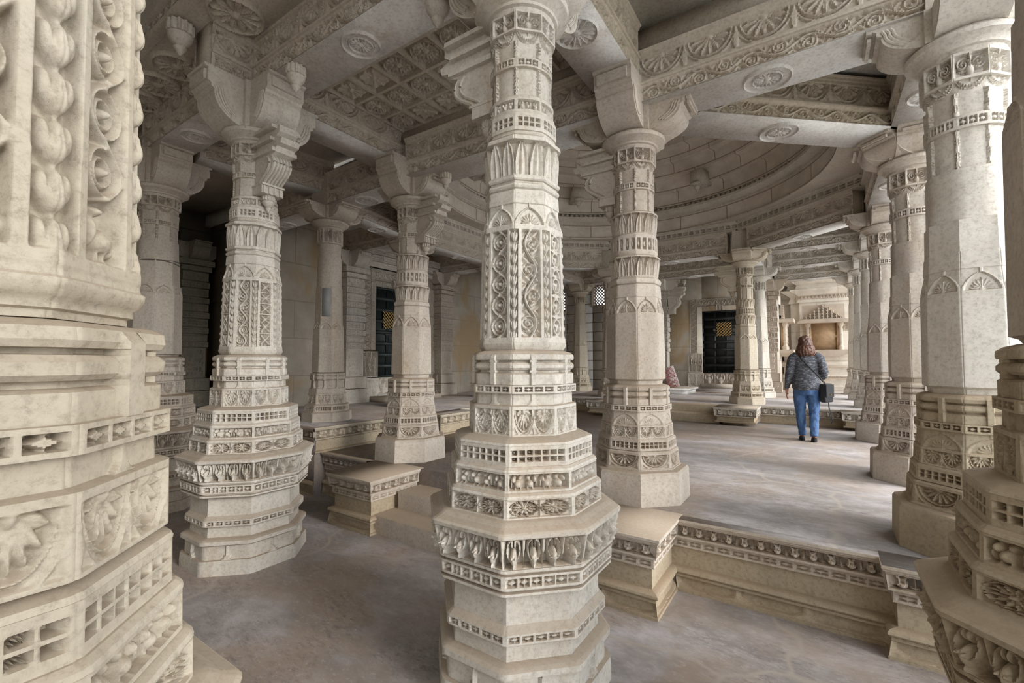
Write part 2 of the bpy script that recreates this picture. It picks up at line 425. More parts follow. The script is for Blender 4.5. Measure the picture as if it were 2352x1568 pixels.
def p_petals(n, ridges=3):
    def f(k, x, y, W, H):
        a, i = unit(x, W, n); b = y / H
        w = .97 * np.clip(1 - np.clip((b - .25) / .72, 0, 1) ** 1.7, 0, 1) ** .75
        r = np.abs(a) / np.maximum(w, .02)
        h = ss(r - 1, .15) * (.62 + .38 * np.abs(np.cos(r * ridges * pi / 2 + .2)))
        h = h * np.where(b > .95, 0, 1)
        h = np.maximum(h, ss(b - .04, .03)); h = np.maximum(h, ss(.955 - b, .02))
        return h
    return f
def p_lat(n):
    def f(k, x, y, W, H):
        a, i = unit(x, W, n); b = (y / H - .5) * 2
        hole = ss(np.abs(a) - .55, .15) * ss(np.abs(b) - .7, .1)
        dia = ss(np.abs(a) * 1.3 + np.abs(b) % .7 - .55, .15) * .8
        return np.maximum(1 - hole, np.minimum(dia, .85))
    return f
def p_strap(k, x, y, W, H):
    b = y / H
    w = .012 + .10 * W * np.clip(.45 - b, 0, 1) ** 2 * 4
    return ss(np.abs(x) - w, .006)
def p_drum(k, x, y, W, H):
    """swags below the bracket ring and hanging chains"""
    b = y / H; h = np.zeros_like(x) + .35
    a = x / (W / 2)
    r = np.hypot(a, (y - H * .98) / (W / 2))
    h = np.maximum(h, ss(np.abs(r - .72) - .09, .06) * (.8 + .2 * np.cos(np.arctan2(y - H, x) * 26)))
    h = np.maximum(h, ss(np.abs(r - .92) - .04, .05) * .8)
    e = (W / 2 - np.abs(x))
    ch = ss(e - .010 * (1 + .6 * np.sin(y * 2 * pi / .018)), .004) * ss(y - H * .62, .01)
    h = np.maximum(h, ch)
    h = np.maximum(h, el(e, y, 0, .012, .02, .03))
    h = np.maximum(h, ss(np.abs(y - H * .93) - .02, .01) * ss(np.abs(a) - .04, .03))
    return h
def p_scrollsq(k, x, y, W, H):
    a = x / (W / 2); b = y / H
    h = ss(np.abs(np.abs(a) - 1) - .12, .05)
    for s_ in (-1, 1):
        sp, r = spiral(a - s_ * .45, (b - .55) * 1.5, .42, 2.2, s_)
        h = np.maximum(h, .95 * sp ** .7)
    h = np.maximum(h, el(a, b, 0, .3, .28, .25)); h = np.maximum(h, ss(.9 - b, .04)); h = np.maximum(h, ss(b - .12, .05))
    h = np.maximum(h, ss(np.abs(a) - .1 * b, .05) * ss(.35 - b, .05))
    return np.clip(h, 0, 1)
def p_arch(k, x, y, W, H):
    """ogee arch with a small palmette"""
    a = np.abs(x) / (W / 2); b = y / H
    w = .84 * np.clip(1 - np.clip(b / .82, 0, 1) ** 1.8, 0, 1) ** .7 + .05 * np.clip(1 - b, 0, 1)
    d = a - w
    h = np.where(d < 0, .35, .62)
    h = np.maximum(h, ss(np.abs(d) - .08, .05))
    th = np.arctan2(y + .001, x); r = np.hypot(x / (W * .3), y / (H * .55)); f_ = np.abs(((th * 9 / pi) % 1) * 2 - 1)
    h = np.maximum(h, np.where(d < -.1, ss(r - (1 - .35 * f_), .1) * (.9 - .4 * f_), 0))
    h = np.maximum(h, el(a, b, .98, .06, .14, .14))
    return h
def p_lotus(L, mx=.01, my=.08):
    def f(k, x, y, W, H):
        n = max(1, round((W - 2 * mx) / L)); a, i = unit(x, W - 2 * mx, n); b = y / H
        h = el(a, b, 0, .32, .46, .24) * 1.15
        for s_ in (-1, 1):
            d = np.abs(np.hypot(a - s_ * .62, (b - .62) * 1.5) - .44); h = np.maximum(h, ss(d - .12, .08) * np.where(s_ * a < .42, 1, 0) * ss(.2 - b, .1))
        h = np.maximum(h, el(a, b, 0, .66, .14, .28))
        h = np.maximum(h, ss(np.abs(np.abs(a) - 1) - .14 * (1.2 - b), .06) * .55)
        h = np.maximum(h, ss(np.abs(b - .2) - .06, .05) * ss(.6 - np.abs(a), .1) * .5)
        return border(x, y, W, H, mx, my * H, np.clip(h, 0, 1.15))
    return f
def p_scallop(k, x, y, W, H):
    n = max(1, round(W / .42)); a, i = unit(x, W, n); b = y / H
    w = .93 * np.clip(1 - np.clip((.45 - b) / .45, 0, 1) ** 2, 0, 1) ** .5 * np.where(b < .1, 0, 1)
    d = np.abs(a) - np.where(b > .82, 2, w)
    return np.where(b > .8, 1, np.clip(.5 + .5 * np.tanh(d * 18), 0, 1) * .75 + .25 * ss(np.abs(d + .03) - .02, .02))
def p_beamros(L):
    def f(k, x, y, W, H):
        n = max(1, round(W / L)); a, i = unit(x, W, n); w = W / n; b = y / H
        dx = a * w / 2; dy = y - H * .92
        h, r = flower(dx / (.45 * w), dy / (.80 * H), 1.0, 14, True, .2)
        out = .5 + .5 * ss(np.abs(r - 1.12) - .035, .04)
        leaf = ss(np.abs(np.abs(a) - 1) - .13 * np.clip(1.1 - np.abs(b - .35) * 2.2, 0, 1), .05)
        h = np.where(r > 1.02, np.maximum(out, leaf), h); h = np.where(b > .9, 1, h); h = np.where(b < .07, 1, h)
        return h
    return f
# ------------------------------------------------------------------ octagonal / round rings
T8 = tan(pi / 8)
def ring_rows(specs, nx):
    """specs: (z, r, c) plain rows or ('b', z0, z1, r0, r1, c, fn, depth, nz) carved rows; c: 0 octagon .. 1 round"""
    u = np.tile(-1 + 2 * np.arange(nx) / nx, (8, 1))
    ks = np.repeat(np.arange(8)[:, None], nx, 1)
    rows = []
    soft = .005 * np.clip((np.abs(u) - .92) / .08, 0, 1) ** 2 * (nx >= 24)
    phi = ks * pi / 4
    def place(z, Rr, c):
        o = np.stack([Rr * (np.cos(phi) - u * T8 * np.sin(phi)), Rr * (np.sin(phi) + u * T8 * np.cos(phi))], -1)
        q = np.stack([Rr * np.cos(phi + u * pi / 8), Rr * np.sin(phi + u * pi / 8)], -1)
        P = o * (1 - c) + q * c
        return np.concatenate([P.reshape(-1, 2), np.broadcast_to(z, (8 * nx,))[:, None]], 1)
    for sp in specs:
        if sp[0] == 'b':
            _, z0, z1, r0, r1, c, fn, dep, nz = sp[:9]
            H = z1 - z0; ts = np.linspace(0, 1, nz + 1); G = np.zeros((nz + 1, 8, nx))
            for n_, t in enumerate(ts):
                r = r0 + (r1 - r0) * t; Wd = 2 * r * T8
                for k in range(8): G[n_, k] = fn(k, u[k] * Wd / 2, np.full(nx, t * H), Wd, H)
            G = G.reshape(nz + 1, 8 * nx)
            for _i in range(sp[9] if len(sp) > 9 else 0):
                G = (np.roll(G, 1, 1) + 2 * G + np.roll(G, -1, 1)) / 4
                G[1:-1] = (G[:-2] + 2 * G[1:-1] + G[2:]) / 4
            G = G.reshape(nz + 1, 8, nx)
            for n_, t in enumerate(ts):
                rows.append(place(z0 + t * H, r0 + (r1 - r0) * t + (G[n_] - 1) * dep * 1.45 - (soft if c < .5 else 0), c))
        elif sp[0] == 's':
            _, z, r, rs, hw = sp
            Rr = np.maximum(r, np.where(np.abs(u) * r * T8 < hw, rs, 0)); rows.append(place(z, Rr - soft, 0))
        else:
            z, r, c = sp
            rows.append(place(z, r - (soft if c < .5 else 0), c))
    return np.array(rows)
def strapped(specs, z0, z1, rs, hw=.017):
    return [('s', q[0], q[1], rs, hw) if (q[0] != 'b' and z0 <= q[0] <= z1) else q for q in specs]
def ring(specs, nx): 
    mb = MB(); mb.grid(ring_rows(specs, nx), wrap=True); return mb
def O(*zr): return [(z, r, 0) for z, r in zr]
def C_(*zr): return [(z, r, 1) for z, r in zr]
# ------------------------------------------------------------------ column parts (cached meshes, built once)
CACHE = {}; LASTP = [None]
def part(root, key, name, m, fn, z=0.0, rz=0.0, label=None):
    k = (key, m)
    if k not in CACHE:
        o = fn().build(name, m, root, 62 if name == 'carved_shaft' and key[0] == '1A' else 40 if 'frieze' in name or 'die' in name else 32); CACHE[k] = o.data
    else:
        o = bpy.data.objects.new(name, CACHE[k]); COL.objects.link(o); o.parent = root
    o.location = (0, 0, z); o.rotation_euler = (0, 0, rz)
    if label: o['label'] = label
    LASTP[0] = o
    return o
PED1 = [  # tall pedestal of the lower-floor columns
 ('plinth', lambda: ring([(0, .30, 0)] + O((0, .475), (.07, .475), (.12, .470)) + [('b', .12, .232, .462, .458, 0, p_strap, .014, 18)] + O((.235, .452), (.246, .470), (.275, .470), (.288, .452), (.292, .40)), 24)),
 ('lower_dado', lambda: ring(O((.29, .38), (.292, .405), (.395, .400), (.40, .38)), 4)),
 ('lattice_band', lambda: ring(O((.388, .38), (.39, .444)) + [('b', .392, .438, .444, .444, 0, p_bow(5), .022, 12)] + O((.440, .444), (.455, .425), (.468, .41), (.47, .38)), 64)),
 ('middle_dado', lambda: ring(O((.465, .38), (.466, .408), (.63, .404), (.635, .38)), 4)),
 ('grooved_band', lambda: ring(O((.625, .38), (.628, .455), (.640, .478), (.652, .478), (.654, .455), (.668, .455), (.670, .480)) + [('b', .672, .735, .480, .482, 0, p_bow(6), .024, 14)] + O((.737, .482), (.739, .462), (.752, .462), (.754, .486), (.768, .486), (.77, .44)), 72)),
 ('face_frieze', lambda: ring(O((.765, .42), (.768, .478)) + [('b', .772, .925, .490, .522, 0, p_faces(4), .042, 34)] + O((.927, .526), (.945, .530), (.955, .520), (.968, .485), (.985, .462), (.988, .42)), 88)),
 ('rosette_frieze', lambda: ring(O((.982, .40), (.985, .432)) + [('b', .99, 1.082, .430, .428, 0, p_ros(2), .024, 26)] + O((1.085, .430), (1.098, .426), (1.11, .412), (1.112, .38)), 68)),
 ('animal_frieze', lambda: ring(O((1.108, .38), (1.11, .408)) + [('b', 1.113, 1.208, .407, .405, 0, p_animals(4), .026, 26)] + O((1.21, .407), (1.222, .404), (1.234, .392), (1.236, .36)), 72)),
 ('grille_frieze', lambda: ring(O((1.232, .36), (1.234, .386)) + [('b', 1.237, 1.336, .385, .383, 0, p_grille(7), .028, 26)] + O((1.338, .385), (1.350, .380), (1.362, .355), (1.372, .318), (1.375, .27)), 72)),
 ('half_rosette_die', lambda: ring(O((1.37, .27), (1.372, .302)) + [('b', 1.375, 1.528, .302, .300, 0, p_half(2), .018, 32)] + O((1.53, .300), (1.534, .289)) + [('b', 1.536, 1.596, .289, .287, 0, p_strap, .007, 8)] + O((1.598, .287), (1.60, .26)), 56)),
 ('knotted_band', lambda: ring(O((1.596, .26), (1.598, .300)) + [('b', 1.60, 1.640, .300, .300, 0, p_bow(4), .02, 12)] + O((1.642, .300), (1.644, .26)), 52)),
 ('collar', lambda: ring(strapped(O((1.64, .25), (1.644, .286), (1.70, .286), (1.708, .276), (1.710, .262), (1.722, .262), (1.724, .278), (1.735, .288), (1.752, .288), (1.764, .278), (1.766, .262), (1.776, .262), (1.778, .286), (1.79, .289), (1.808, .287), (1.822, .268), (1.832, .235), (1.835, .20)), 1.644, 1.80, .299), 40)),
]
def straps(spec):
    def f():
        mb = MB()
        for k in range(8):
            Mx = frame(0, 0, 0, k * pi / 4)
            for r, z0, z1, w in spec: mb.box(r - .03, r, -w, w, z0, z1, Mx)
        return mb
    return f
def upper(z0, z1, r, big=1.0):
    """ring with hanging chains, swags and the bracket squares up to the capital disc"""
    d = z1 - z0
    return [
     ('chain_drum', lambda: ring([(z0 - .004, r - .03, 1), (z0, r, 1)] + [('b', z0, z0 + .34 * d, r, r, 1, lambda k, x, y, W, H: p_drum(k, x, y + H * .3, W, H * 3.2), .014, 26)] + C_((z0 + .345 * d, r - .03)), 30)),
     ('knotted_ring', lambda: ring([(z0 + .335 * d, r - .03, 1), (z0 + .34 * d, r + .006, 1)] + [('b', z0 + .345 * d, z0 + .445 * d, r + .006, r + .006, 1, p_bow(3), .016, 12)] + C_((z0 + .45 * d, r + .004), (z0 + .455 * d, r - .03)), 34)),
     ('swag_drum', lambda: ring([(z0 + .45 * d, r - .03, 1), (z0 + .452 * d, r, 1)] + [('b', z0 + .455 * d, z0 + .78 * d, r, r + .006, .7, p_drum, .018, 30)] + [(z0 + .785 * d, r - .03, .7)], 34)),
     ('bracket_ring', lambda: ring([(z0 + .745 * d, r - .03, 0), (z0 + .75 * d, r + .010, 0)] + [('b', z0 + .755 * d, z0 + .98 * d, r + .010, r + .010, 0, p_scrollsq, .022, 26)] + O((z0 + .985 * d, r + .010), (z0 + .99 * d, r - .03)), 34)),
    ]
def disc(z, r, rt):
    return [('capital_disc', lambda: ring(C_((z - .02, r - .04), (z - .015, r + .004), (z + .008, r + .012), (z + .014, r + .03), (z + .028, r + .034), (z + .05, rt - .03), (z + .066, rt), (z + .095, rt + .006), (z + .115, rt - .012), (z + .125, rt - .06), (z + .126, .05)), 8))]
def shaft1_ornate(kinds, tall):
    return [
     ('carved_shaft', lambda: ring(O((1.832, .20), (1.834, .232), (1.846, .240), (1.858, .246), (1.870, .248)) + [('b', 1.875, 2.530, .244, .231, 0, p_panel(kinds), .024, 130)] + O((2.533, .230), (2.536, .20)), 52)),
     ('arch_band', lambda: ring(O((2.53, .19), (2.532, .228)) + [('b', 2.535, 2.655, .227, .214, 0, p_arch, .016, 30)] + O((2.66, .212), (2.735, .208), (2.738, .19)), 48)),
     ('neck_roll', lambda: ring(O((2.732, .17), (2.735, .198), (2.742, .198), (2.750, .208), (2.762, .212), (2.774, .208), (2.782, .198), (2.790, .198), (2.792, .208), (2.800, .214), (2.815, .214), (2.818, .18)), 6)),
     ('petal_collar', lambda: ring(O((2.814, .17), (2.816, .202)) + [('b', 2.82, 3.025, .204, .222, 0, p_petals(2, 2), .026, 44)] + O((3.03, .222), (3.045, .218), (3.05, .17)), 60)),
     ('lattice_collar', lambda: ring([(3.04, .16, .5), (3.045, .192, .5), (3.06, .205, .5), (3.075, .196, .5), (3.082, .196, .5), (3.084, .204, .5)] + [('b', 3.087, 3.18, .204, .202, .5, p_grille(4), .018, 24), (3.184, .202, .5), (3.195, .196, .6), (3.204, .2, .8), (3.206, .16, .9)], 48)),
     ('animal_band', lambda: ring([(3.20, .16, .9), (3.204, .194, .9)] + [('b', 3.207, 3.275, .194, .192, .9, p_animals(3), .016, 18), (3.278, .192, .9), (3.288, .196, 1), (3.296, .19, 1), (3.298, .15, 1)], 44)),
    ] + upper(3.292, 3.80, .184) + disc(3.80, .192, .285)
def big(specs, q): return [('s', s_[1], s_[2] * q, s_[3] * q, s_[4] * q) if s_[0] == 's' else (s_[:3] + (s_[3] * q, s_[4] * q) + s_[5:]) if s_[0] == 'b' else (s_[0], s_[1] * q, s_[2]) for s_ in specs]
QA = 1.24
PED1A = PED1[:9] + [
 ('half_rosette_die', lambda: ring(big(O((1.37, .22), (1.372, .302)) + [('b', 1.375, 1.528, .302, .300, 0, p_half(2), .022, 60, 1)] + O((1.53, .300), (1.534, .289)) + [('b', 1.536, 1.596, .289, .287, 0, p_strap, .009, 12)] + O((1.598, .287), (1.60, .26)), QA), 90)),
 ('knotted_band', lambda: ring(big(O((1.596, .26), (1.598, .300)) + [('b', 1.60, 1.652, .300, .300, 0, p_bow(4), .024, 18)] + O((1.654, .300), (1.656, .26)), QA), 90)),
 ('collar', lambda: ring(big(strapped(O((1.65, .25), (1.654, .284), (1.712, .284), (1.718, .276), (1.720, .262), (1.732, .262), (1.734, .278), (1.745, .288), (1.768, .290), (1.782, .280), (1.784, .262), (1.794, .262), (1.796, .284), (1.81, .290), (1.834, .287), (1.846, .268), (1.850, .235), (1.855, .20)), 1.654, 1.82, .303, .022), QA), 48)),
]
SHA = [
 ('carved_shaft', lambda: ring(big(O((1.85, .20), (1.853, .232), (1.868, .232), (1.872, .240), (1.888, .240), (1.894, .248), (1.915, .256), (1.928, .257), (1.934, .250), (1.95, .248)) + [('b', 1.955, 2.93, .250, .240, 0, p_panel([p_birdchain, p_birdchain, p_birdchain, p_beastchain, p_birdchain, p_beastchain, p_birdchain, p_beastchain], 1.55), .034, 340, 2)] + O((2.935, .240), (2.94, .20)), QA), 120)),
 ('arch_band', lambda: ring(big(O((2.93, .19), (2.932, .238)) + [('b', 2.935, 3.08, .236, .22, 0, p_arch, .016, 30)] + O((3.085, .21), (3.23, .205), (3.235, .19)), QA), 60)),
] + upper(3.23, 3.80, .225) + disc(3.80, .23, .32)
SH1_PLAIN = [
 ('lower_shaft', lambda: ring(O((1.832, .18), (1.834, .222), (1.848, .230), (1.86, .255), (2.60, .247)) + [('b', 2.605, 2.705, .247, .238, 0, p_arch, .012, 24)] + O((2.707, .222), (2.71, .19)), 40)),
 ('upper_shaft', lambda: ring(O((2.70, .18), (2.702, .219), (3.005, .212)) + [(3.01, .210, .45), (3.25, .203, .5), (3.252, .17, .5)], 4)),
] + upper(3.25, 3.80, .198) + disc(3.80, .206, .30)
PED2 = [  # shorter pedestal on the middle platform (local heights, base at 0)
 ('plinth', lambda: ring([(0, .3, 0)] + O((0, .432), (.255, .425), (.275, .412), (.285, .372), (.288, .30)), 4)),
 ('rosette_die', lambda: ring(O((.282, .30), (.284, .366), (.294, .366), (.296, .356)) + [('b', .298, .425, .354, .345, 0, p_half(1, 15), .024, 30)] + O((.428, .346), (.440, .336), (.448, .30)), 64)),
 ('grille_frieze', lambda: ring(O((.444, .29), (.446, .334)) + [('b', .45, .532, .332, .326, 0, p_grille(6), .024, 22)] + O((.535, .326), (.548, .314), (.552, .27)), 64)),
 ('half_rosette_die', lambda: ring(O((.548, .26), (.55, .310)) + [('b', .552, .655, .309, .303, 0, p_half(2), .014, 24)] + O((.657, .303), (.662, .296)) + [('b', .664, .775, .296, .288, 0, p_arch, .008, 18)] + O((.78, .288), (.782, .25)), 52)),
 ('knotted_band', lambda: ring(O((.778, .25), (.78, .298)) + [('b', .783, .830, .298, .297, 0, p_bow(4), .016, 12)] + O((.832, .297), (.834, .25)), 48)),
 ('collar', lambda: ring(strapped(O((.83, .25), (.834, .284), (.885, .282), (.893, .272), (.895, .258), (.905, .258), (.907, .274), (.918, .284), (.936, .284), (.948, .274), (.950, .258), (.960, .258), (.962, .280), (.985, .286), (1.0, .272), (1.01, .245), (1.02, .18)), .834, .99, .296), 36)),
]
def shaft2(banded):
    low = [('lower_shaft', lambda: ring(O((1.005, .18), (1.01, .222), (1.045, .226), (1.06, .25), (1.66, .243)) + [('b', 1.665, 1.80, .242, .228, 0, p_arch, .014, 28)] + O((1.805, .224), (1.915, .218), (1.918, .18)), 40))]
    if banded:
        return low + [
         ('neck_roll', lambda: ring(O((1.91, .18), (1.914, .206), (1.922, .206), (1.932, .218), (1.955, .224), (1.975, .218), (1.985, .205), (1.992, .205), (1.996, .18)), 6)),
         ('petal_collar', lambda: ring([(1.99, .17, .2), (1.994, .205, .2)] + [('b', 1.998, 2.175, .205, .226, .3, p_petals(2, 2), .030, 36)] + [(2.18, .226, .3), (2.19, .215, .5), (2.196, .17, .6)], 48)),
         ('lattice_collar', lambda: ring([(2.19, .16, .6), (2.194, .196, .6), (2.215, .205, .6)] + [('b', 2.222, 2.365, .206, .204, .5, p_lat(3), .020, 28)] + [(2.37, .204, .6), (2.39, .196, .8), (2.394, .16, .9)], 44)),
         ('leaf_collar', lambda: ring([(2.388, .16, .6), (2.392, .194, .6)] + [('b', 2.396, 2.58, .196, .214, .5, p_petals(2, 2), .026, 34)] + [(2.585, .214, .6), (2.6, .196, .9), (2.604, .16, 1)], 44)),
        ] + upper(2.598, 3.21, .186) + disc(3.21, .194, .29)
    return low + [
      ('upper_shaft', lambda: ring(O((1.91, .18), (1.914, .213), (2.12, .209)) + [(2.125, .207, .45), (2.45, .202, .5), (2.452, .17, .5)], 4)),
    ] + upper(2.45, 3.21, .198) + disc(3.21, .204, .29)
PED3 = [
 ('plinth', lambda: ring([(0, .2, 0)] + O((0, .335), (.125, .330), (.142, .312), (.146, .25)), 4)),
 ('grille_frieze', lambda: ring(O((.14, .25), (.142, .300)) + [('b', .145, .235, .300, .295, 0, p_grille(7), .020, 18)] + O((.238, .296), (.25, .28), (.254, .22)), 44)),
 ('half_rosette_die', lambda: ring(O((.25, .22), (.252, .268)) + [('b', .255, .40, .268, .260, 0, p_half(2), .014, 22)] + O((.402, .26), (.405, .25), (.48, .245), (.482, .20)), 36)),
 ('collar', lambda: ring(O((.478, .2), (.48, .240)) + [('b', .485, .60, .240, .234, 0, p_strap, .014, 10)] + strapped(O((.605, .234), (.607, .218), (.617, .218), (.62, .238), (.648, .240), (.66, .232), (.662, .216), (.672, .216), (.675, .236), (.70, .236), (.712, .18)), .605, .69, .248, .015), 28)),
]
def shaft3(banded):
    low = [('lower_shaft', lambda: ring(O((.705, .15), (.708, .190), (.72, .216), (1.36, .208)) + [('b', 1.365, 1.47, .207, .194, 0, p_arch, .012, 20)] + O((1.475, .19), (1.62, .186), (1.622, .15)), 30))]
    if banded:
        return low + [
         ('neck_roll', lambda: ring(O((1.615, .15), (1.62, .178), (1.63, .188), (1.66, .19), (1.68, .176), (1.684, .15)), 4)),
         ('petal_collar', lambda: ring([(1.68, .14, .2), (1.682, .176, .2)] + [('b', 1.685, 1.86, .176, .194, .3, p_petals(2, 2), .02, 24)] + [(1.87, .19, .4), (1.876, .14, .6)], 32)),
         ('lattice_collar', lambda: ring([(1.87, .14, .6), (1.874, .176, .6)] + [('b', 1.88, 2.02, .178, .176, .5, p_lat(3), .016, 20)] + [(2.03, .172, .8), (2.034, .14, .9)], 32)),
         ('leaf_collar', lambda: ring([(2.03, .14, .6), (2.034, .170, .6)] + [('b', 2.04, 2.20, .170, .186, .5, p_petals(2, 2), .018, 22)] + [(2.21, .176, .8), (2.214, .14, 1)], 32)),
        ] + upper(2.208, 2.90, .162) + disc(2.90, .17, .262)
    return low + [
      ('upper_shaft', lambda: ring(O((1.615, .15), (1.618, .186), (2.0, .178)) + [(2.004, .176, .5), (2.46, .168, .5), (2.462, .158, 1), (2.66, .158, 1), (2.662, .14, 1)], 4)),
      ('bracket_ring', lambda: ring(O((2.655, .14), (2.66, .178)) + [('b', 2.665, 2.885, .178, .176, 0, p_scrollsq, .02, 20)] + O((2.89, .17), (2.892, .14)), 24)),
    ] + disc(2.90, .17, .262)

def arm_mesh(H, L=.50, w=.17):
    """one arm of the capital: rounded cyma below, fascia above, with raised volute bands on its edges"""
    mb = MB(); t = np.linspace(0, pi / 2, 12)
    hb = min(.24, .62 * H); a0 = .12
    cur = [(a0 + (L - .07 - a0) * sin(x) ** .9, hb * (1 - cos(x))) for x in t]
    prof = cur + [(L - .075, hb + .012), (L - .045, hb + .03), (L - .045, hb + .055), (L - .02, hb + .07), (L - .02, H - .03), (L + .012, H - .022), (L + .012, H)]
    prof = [(0, 0)] + prof + [(0, H)]
    mb.prism(prof, -w, w)
    mb.box(L - .019, L + .004, -w * .8, w * .8, H * .72, H - .04)
    return mb
def volute_mesh(H, L=.50, w=.17, s_=1):
    mb = MB(); t = np.linspace(0, pi / 2, 12); hb = min(.24, .62 * H); a0 = .12
    cur = [(a0 + (L - .07 - a0) * sin(x) ** .9, hb * (1 - cos(x))) for x in t]
    for off in (0, .022, .044):
        pts = [(a - .02 - off, s_ * (w + .002), z + .02 + off * .3) for a, z in cur[5:]] + [(cur[-1][0] - .005 - off, s_ * (w + .002), hb + .05)]
        mb.tube(pts, .011, 6)
    return mb
def strut_mesh(ztop, zbot, L):
    mb = MB(); h = ztop - zbot; w = .085
    S_ = [(.17, 0), (.25, .02), (.28, .10), (.31, .20), (.42, .30), (.47, .40), (.46, .50), (.43, .56), (.50, .60), (.52, .68), (.58, .70), (.60, .78), (L - .05, .84), (L, .90), (L, 1.0)]
    prof = [(a, zbot + z * h) for a, z in S_] + [(.12, ztop)]
    mb.prism(prof, -w, w)
    cur = np.array([(a, z) for a, z in S_[1:8]]); tt = np.linspace(0, len(cur) - 1, 26)
    ca = np.interp(tt, range(len(cur)), cur[:, 0]); cz = zbot + h * np.interp(tt, range(len(cur)), cur[:, 1])
    for k in range(3): ca[1:-1] = (ca[:-2] + ca[1:-1] + ca[2:]) / 3
    for y in (-.075, -.045, -.015, .015, .045, .075): mb.tube([(a + .004, y, z) for a, z in zip(ca, cz)], .014, 6)
    for s_ in (-1, 1):
        mb.tube([(a - .05, s_ * (w + .002), z) for a, z in zip(ca, cz)], .012, 6)
    mb.box(.15, .31, -.10, .10, zbot + .0 * h, zbot + .13 * h); mb.box(.14, .33, -.105, .105, zbot + .13 * h, zbot + .16 * h)
    for i in range(4): mb.box(.30 + .001 * i, .325, -.09 + .05 * i, -.07 + .05 * i, zbot, zbot + .12 * h)
    mb.box(.15, .50, -.115, .115, zbot + .60 * h, zbot + .66 * h); mb.box(.15, L - .08, -.125, .125, zbot + .78 * h, zbot + .83 * h)
    mb.box(.15, L - .04, -.135, .135, zbot + .95 * h, zbot + 1.0 * h)
    return mb
def pendant_mesh(sc=1.0):
    mb = MB()
    n = 48; a = np.linspace(0, 2 * pi, n, endpoint=False); rib = 1 + .09 * np.sign(np.cos(a * 12))
    rows = [(.02, 0, 0), (.05, .0, 0), (.082, -.004, 1), (.084, -.075, 1), (.078, -.085, 1), (.072, -.088, 0), (.085, -.10, 0), (.080, -.125, 0), (.062, -.155, 0), (.036, -.178, 0), (.030, -.185, 0), (.045, -.195, 0), (.040, -.21, 0), (.018, -.235, 0), (.004, -.255, 0)]
    P = np.array([[(r * sc * (rb if k else 1) * cos(t), r * sc * (rb if k else 1) * sin(t), z * sc) for t, rb in zip(a, rib)] for r, z, k in rows])
    mb.grid(P, wrap=True, flip=True); return mb
def capital(root, zc, ztop, arms, m, key):
    """arms: list of (angle deg, top height, length)"""
    for ang, zt, L in arms:
        H = round(zt - zc, 3)
        part(root, ('arm', H, L), 'capital_bracket', m, lambda: arm_mesh(H, L), z=zc, rz=R_(ang))
        arm = root.children[-1] if False else LASTP[0]
        for s_ in (-1, 1): part(arm, ('vol', H, L, s_), 'volute_band', m, lambda: volute_mesh(H, L, .17, s_))
    zt = max(a[1] for a in arms)
    part(root, ('block', round(zt - zc, 3)), 'impost_block', m, lambda: MB().box(-.21, .21, -.21, .21, 0, zt - zc - .001), z=zc)
COLS = {}
def column(x, y, base, kind, m, label, arms, group, struts=(), pendants=(), mats=None, sc=1.0, rz=0.0, plast=None):
    if base > 0: mats = dict(mats or {})
    root = thing('carved_column' if kind[0] in '12' else 'stone_column', label, 'column', (x, y, base), 0, group, 'thing')
    defs = {'1A': PED1A + SHA, '1a': PED1 + shaft1_ornate([p_chain_circles, rot(p_vine(.30, 0, 0, .30)), p_concentric, rot(p_vine(.30, 0, 0, .30))][::1], 1),
            '1b': PED1 + shaft1_ornate([p_fourpetal, rot(p_vine(.22, 0, 0, .26))], 1),
            '1p': PED1 + SH1_PLAIN, '2b': PED2 + shaft2(True), '2p': PED2 + shaft2(False), '3b': PED3 + shaft3(True), '3p': PED3 + shaft3(False)}[kind]
    for i, (nm, fn) in enumerate(defs):
        kk = ('ped' + kind[0] + ('A' if kind == '1A' and i > 8 else '')) if i < len({'1': PED1, '2': PED2, '3': PED3}[kind[0]]) else kind
        mm = (mats or {}).get(nm, m)
        part(root, (kk, nm, i), nm, mm, fn, rz=rz)
    zc = {'1': 3.88, '2': 3.32, '3': 3.01}[kind[0]]
    capital(root, zc, None, [(a, zt - base, L) for a, zt, L in arms], m, kind)
    if max(z_ for _, z_, _ in arms) < 4.2 or kind[0] == '2':
        part(root, ('joint', kind[0]), 'beam_joint', 'beam', lambda: MB().box(-.20, .20, -.20, .20, 0, .455), z=4.101 - base)
    for ang, zt, zb, L in struts:
        part(root, ('strut', zt, zb, L), 'strut_bracket', m, lambda: strut_mesh(zt - base, zb - base, L), rz=R_(ang))
        q = part(LASTP[0], ('pend', .62), 'lotus_pendant', m, lambda: pendant_mesh(.62))
        q.location = (.24, 0, zb - base + .01)
    for px, py, pz, s_ in pendants:
        q = part(root, ('pend', s_), 'lotus_pendant', m, lambda: pendant_mesh(s_)); q.location = (px, py, pz - base)
    return root
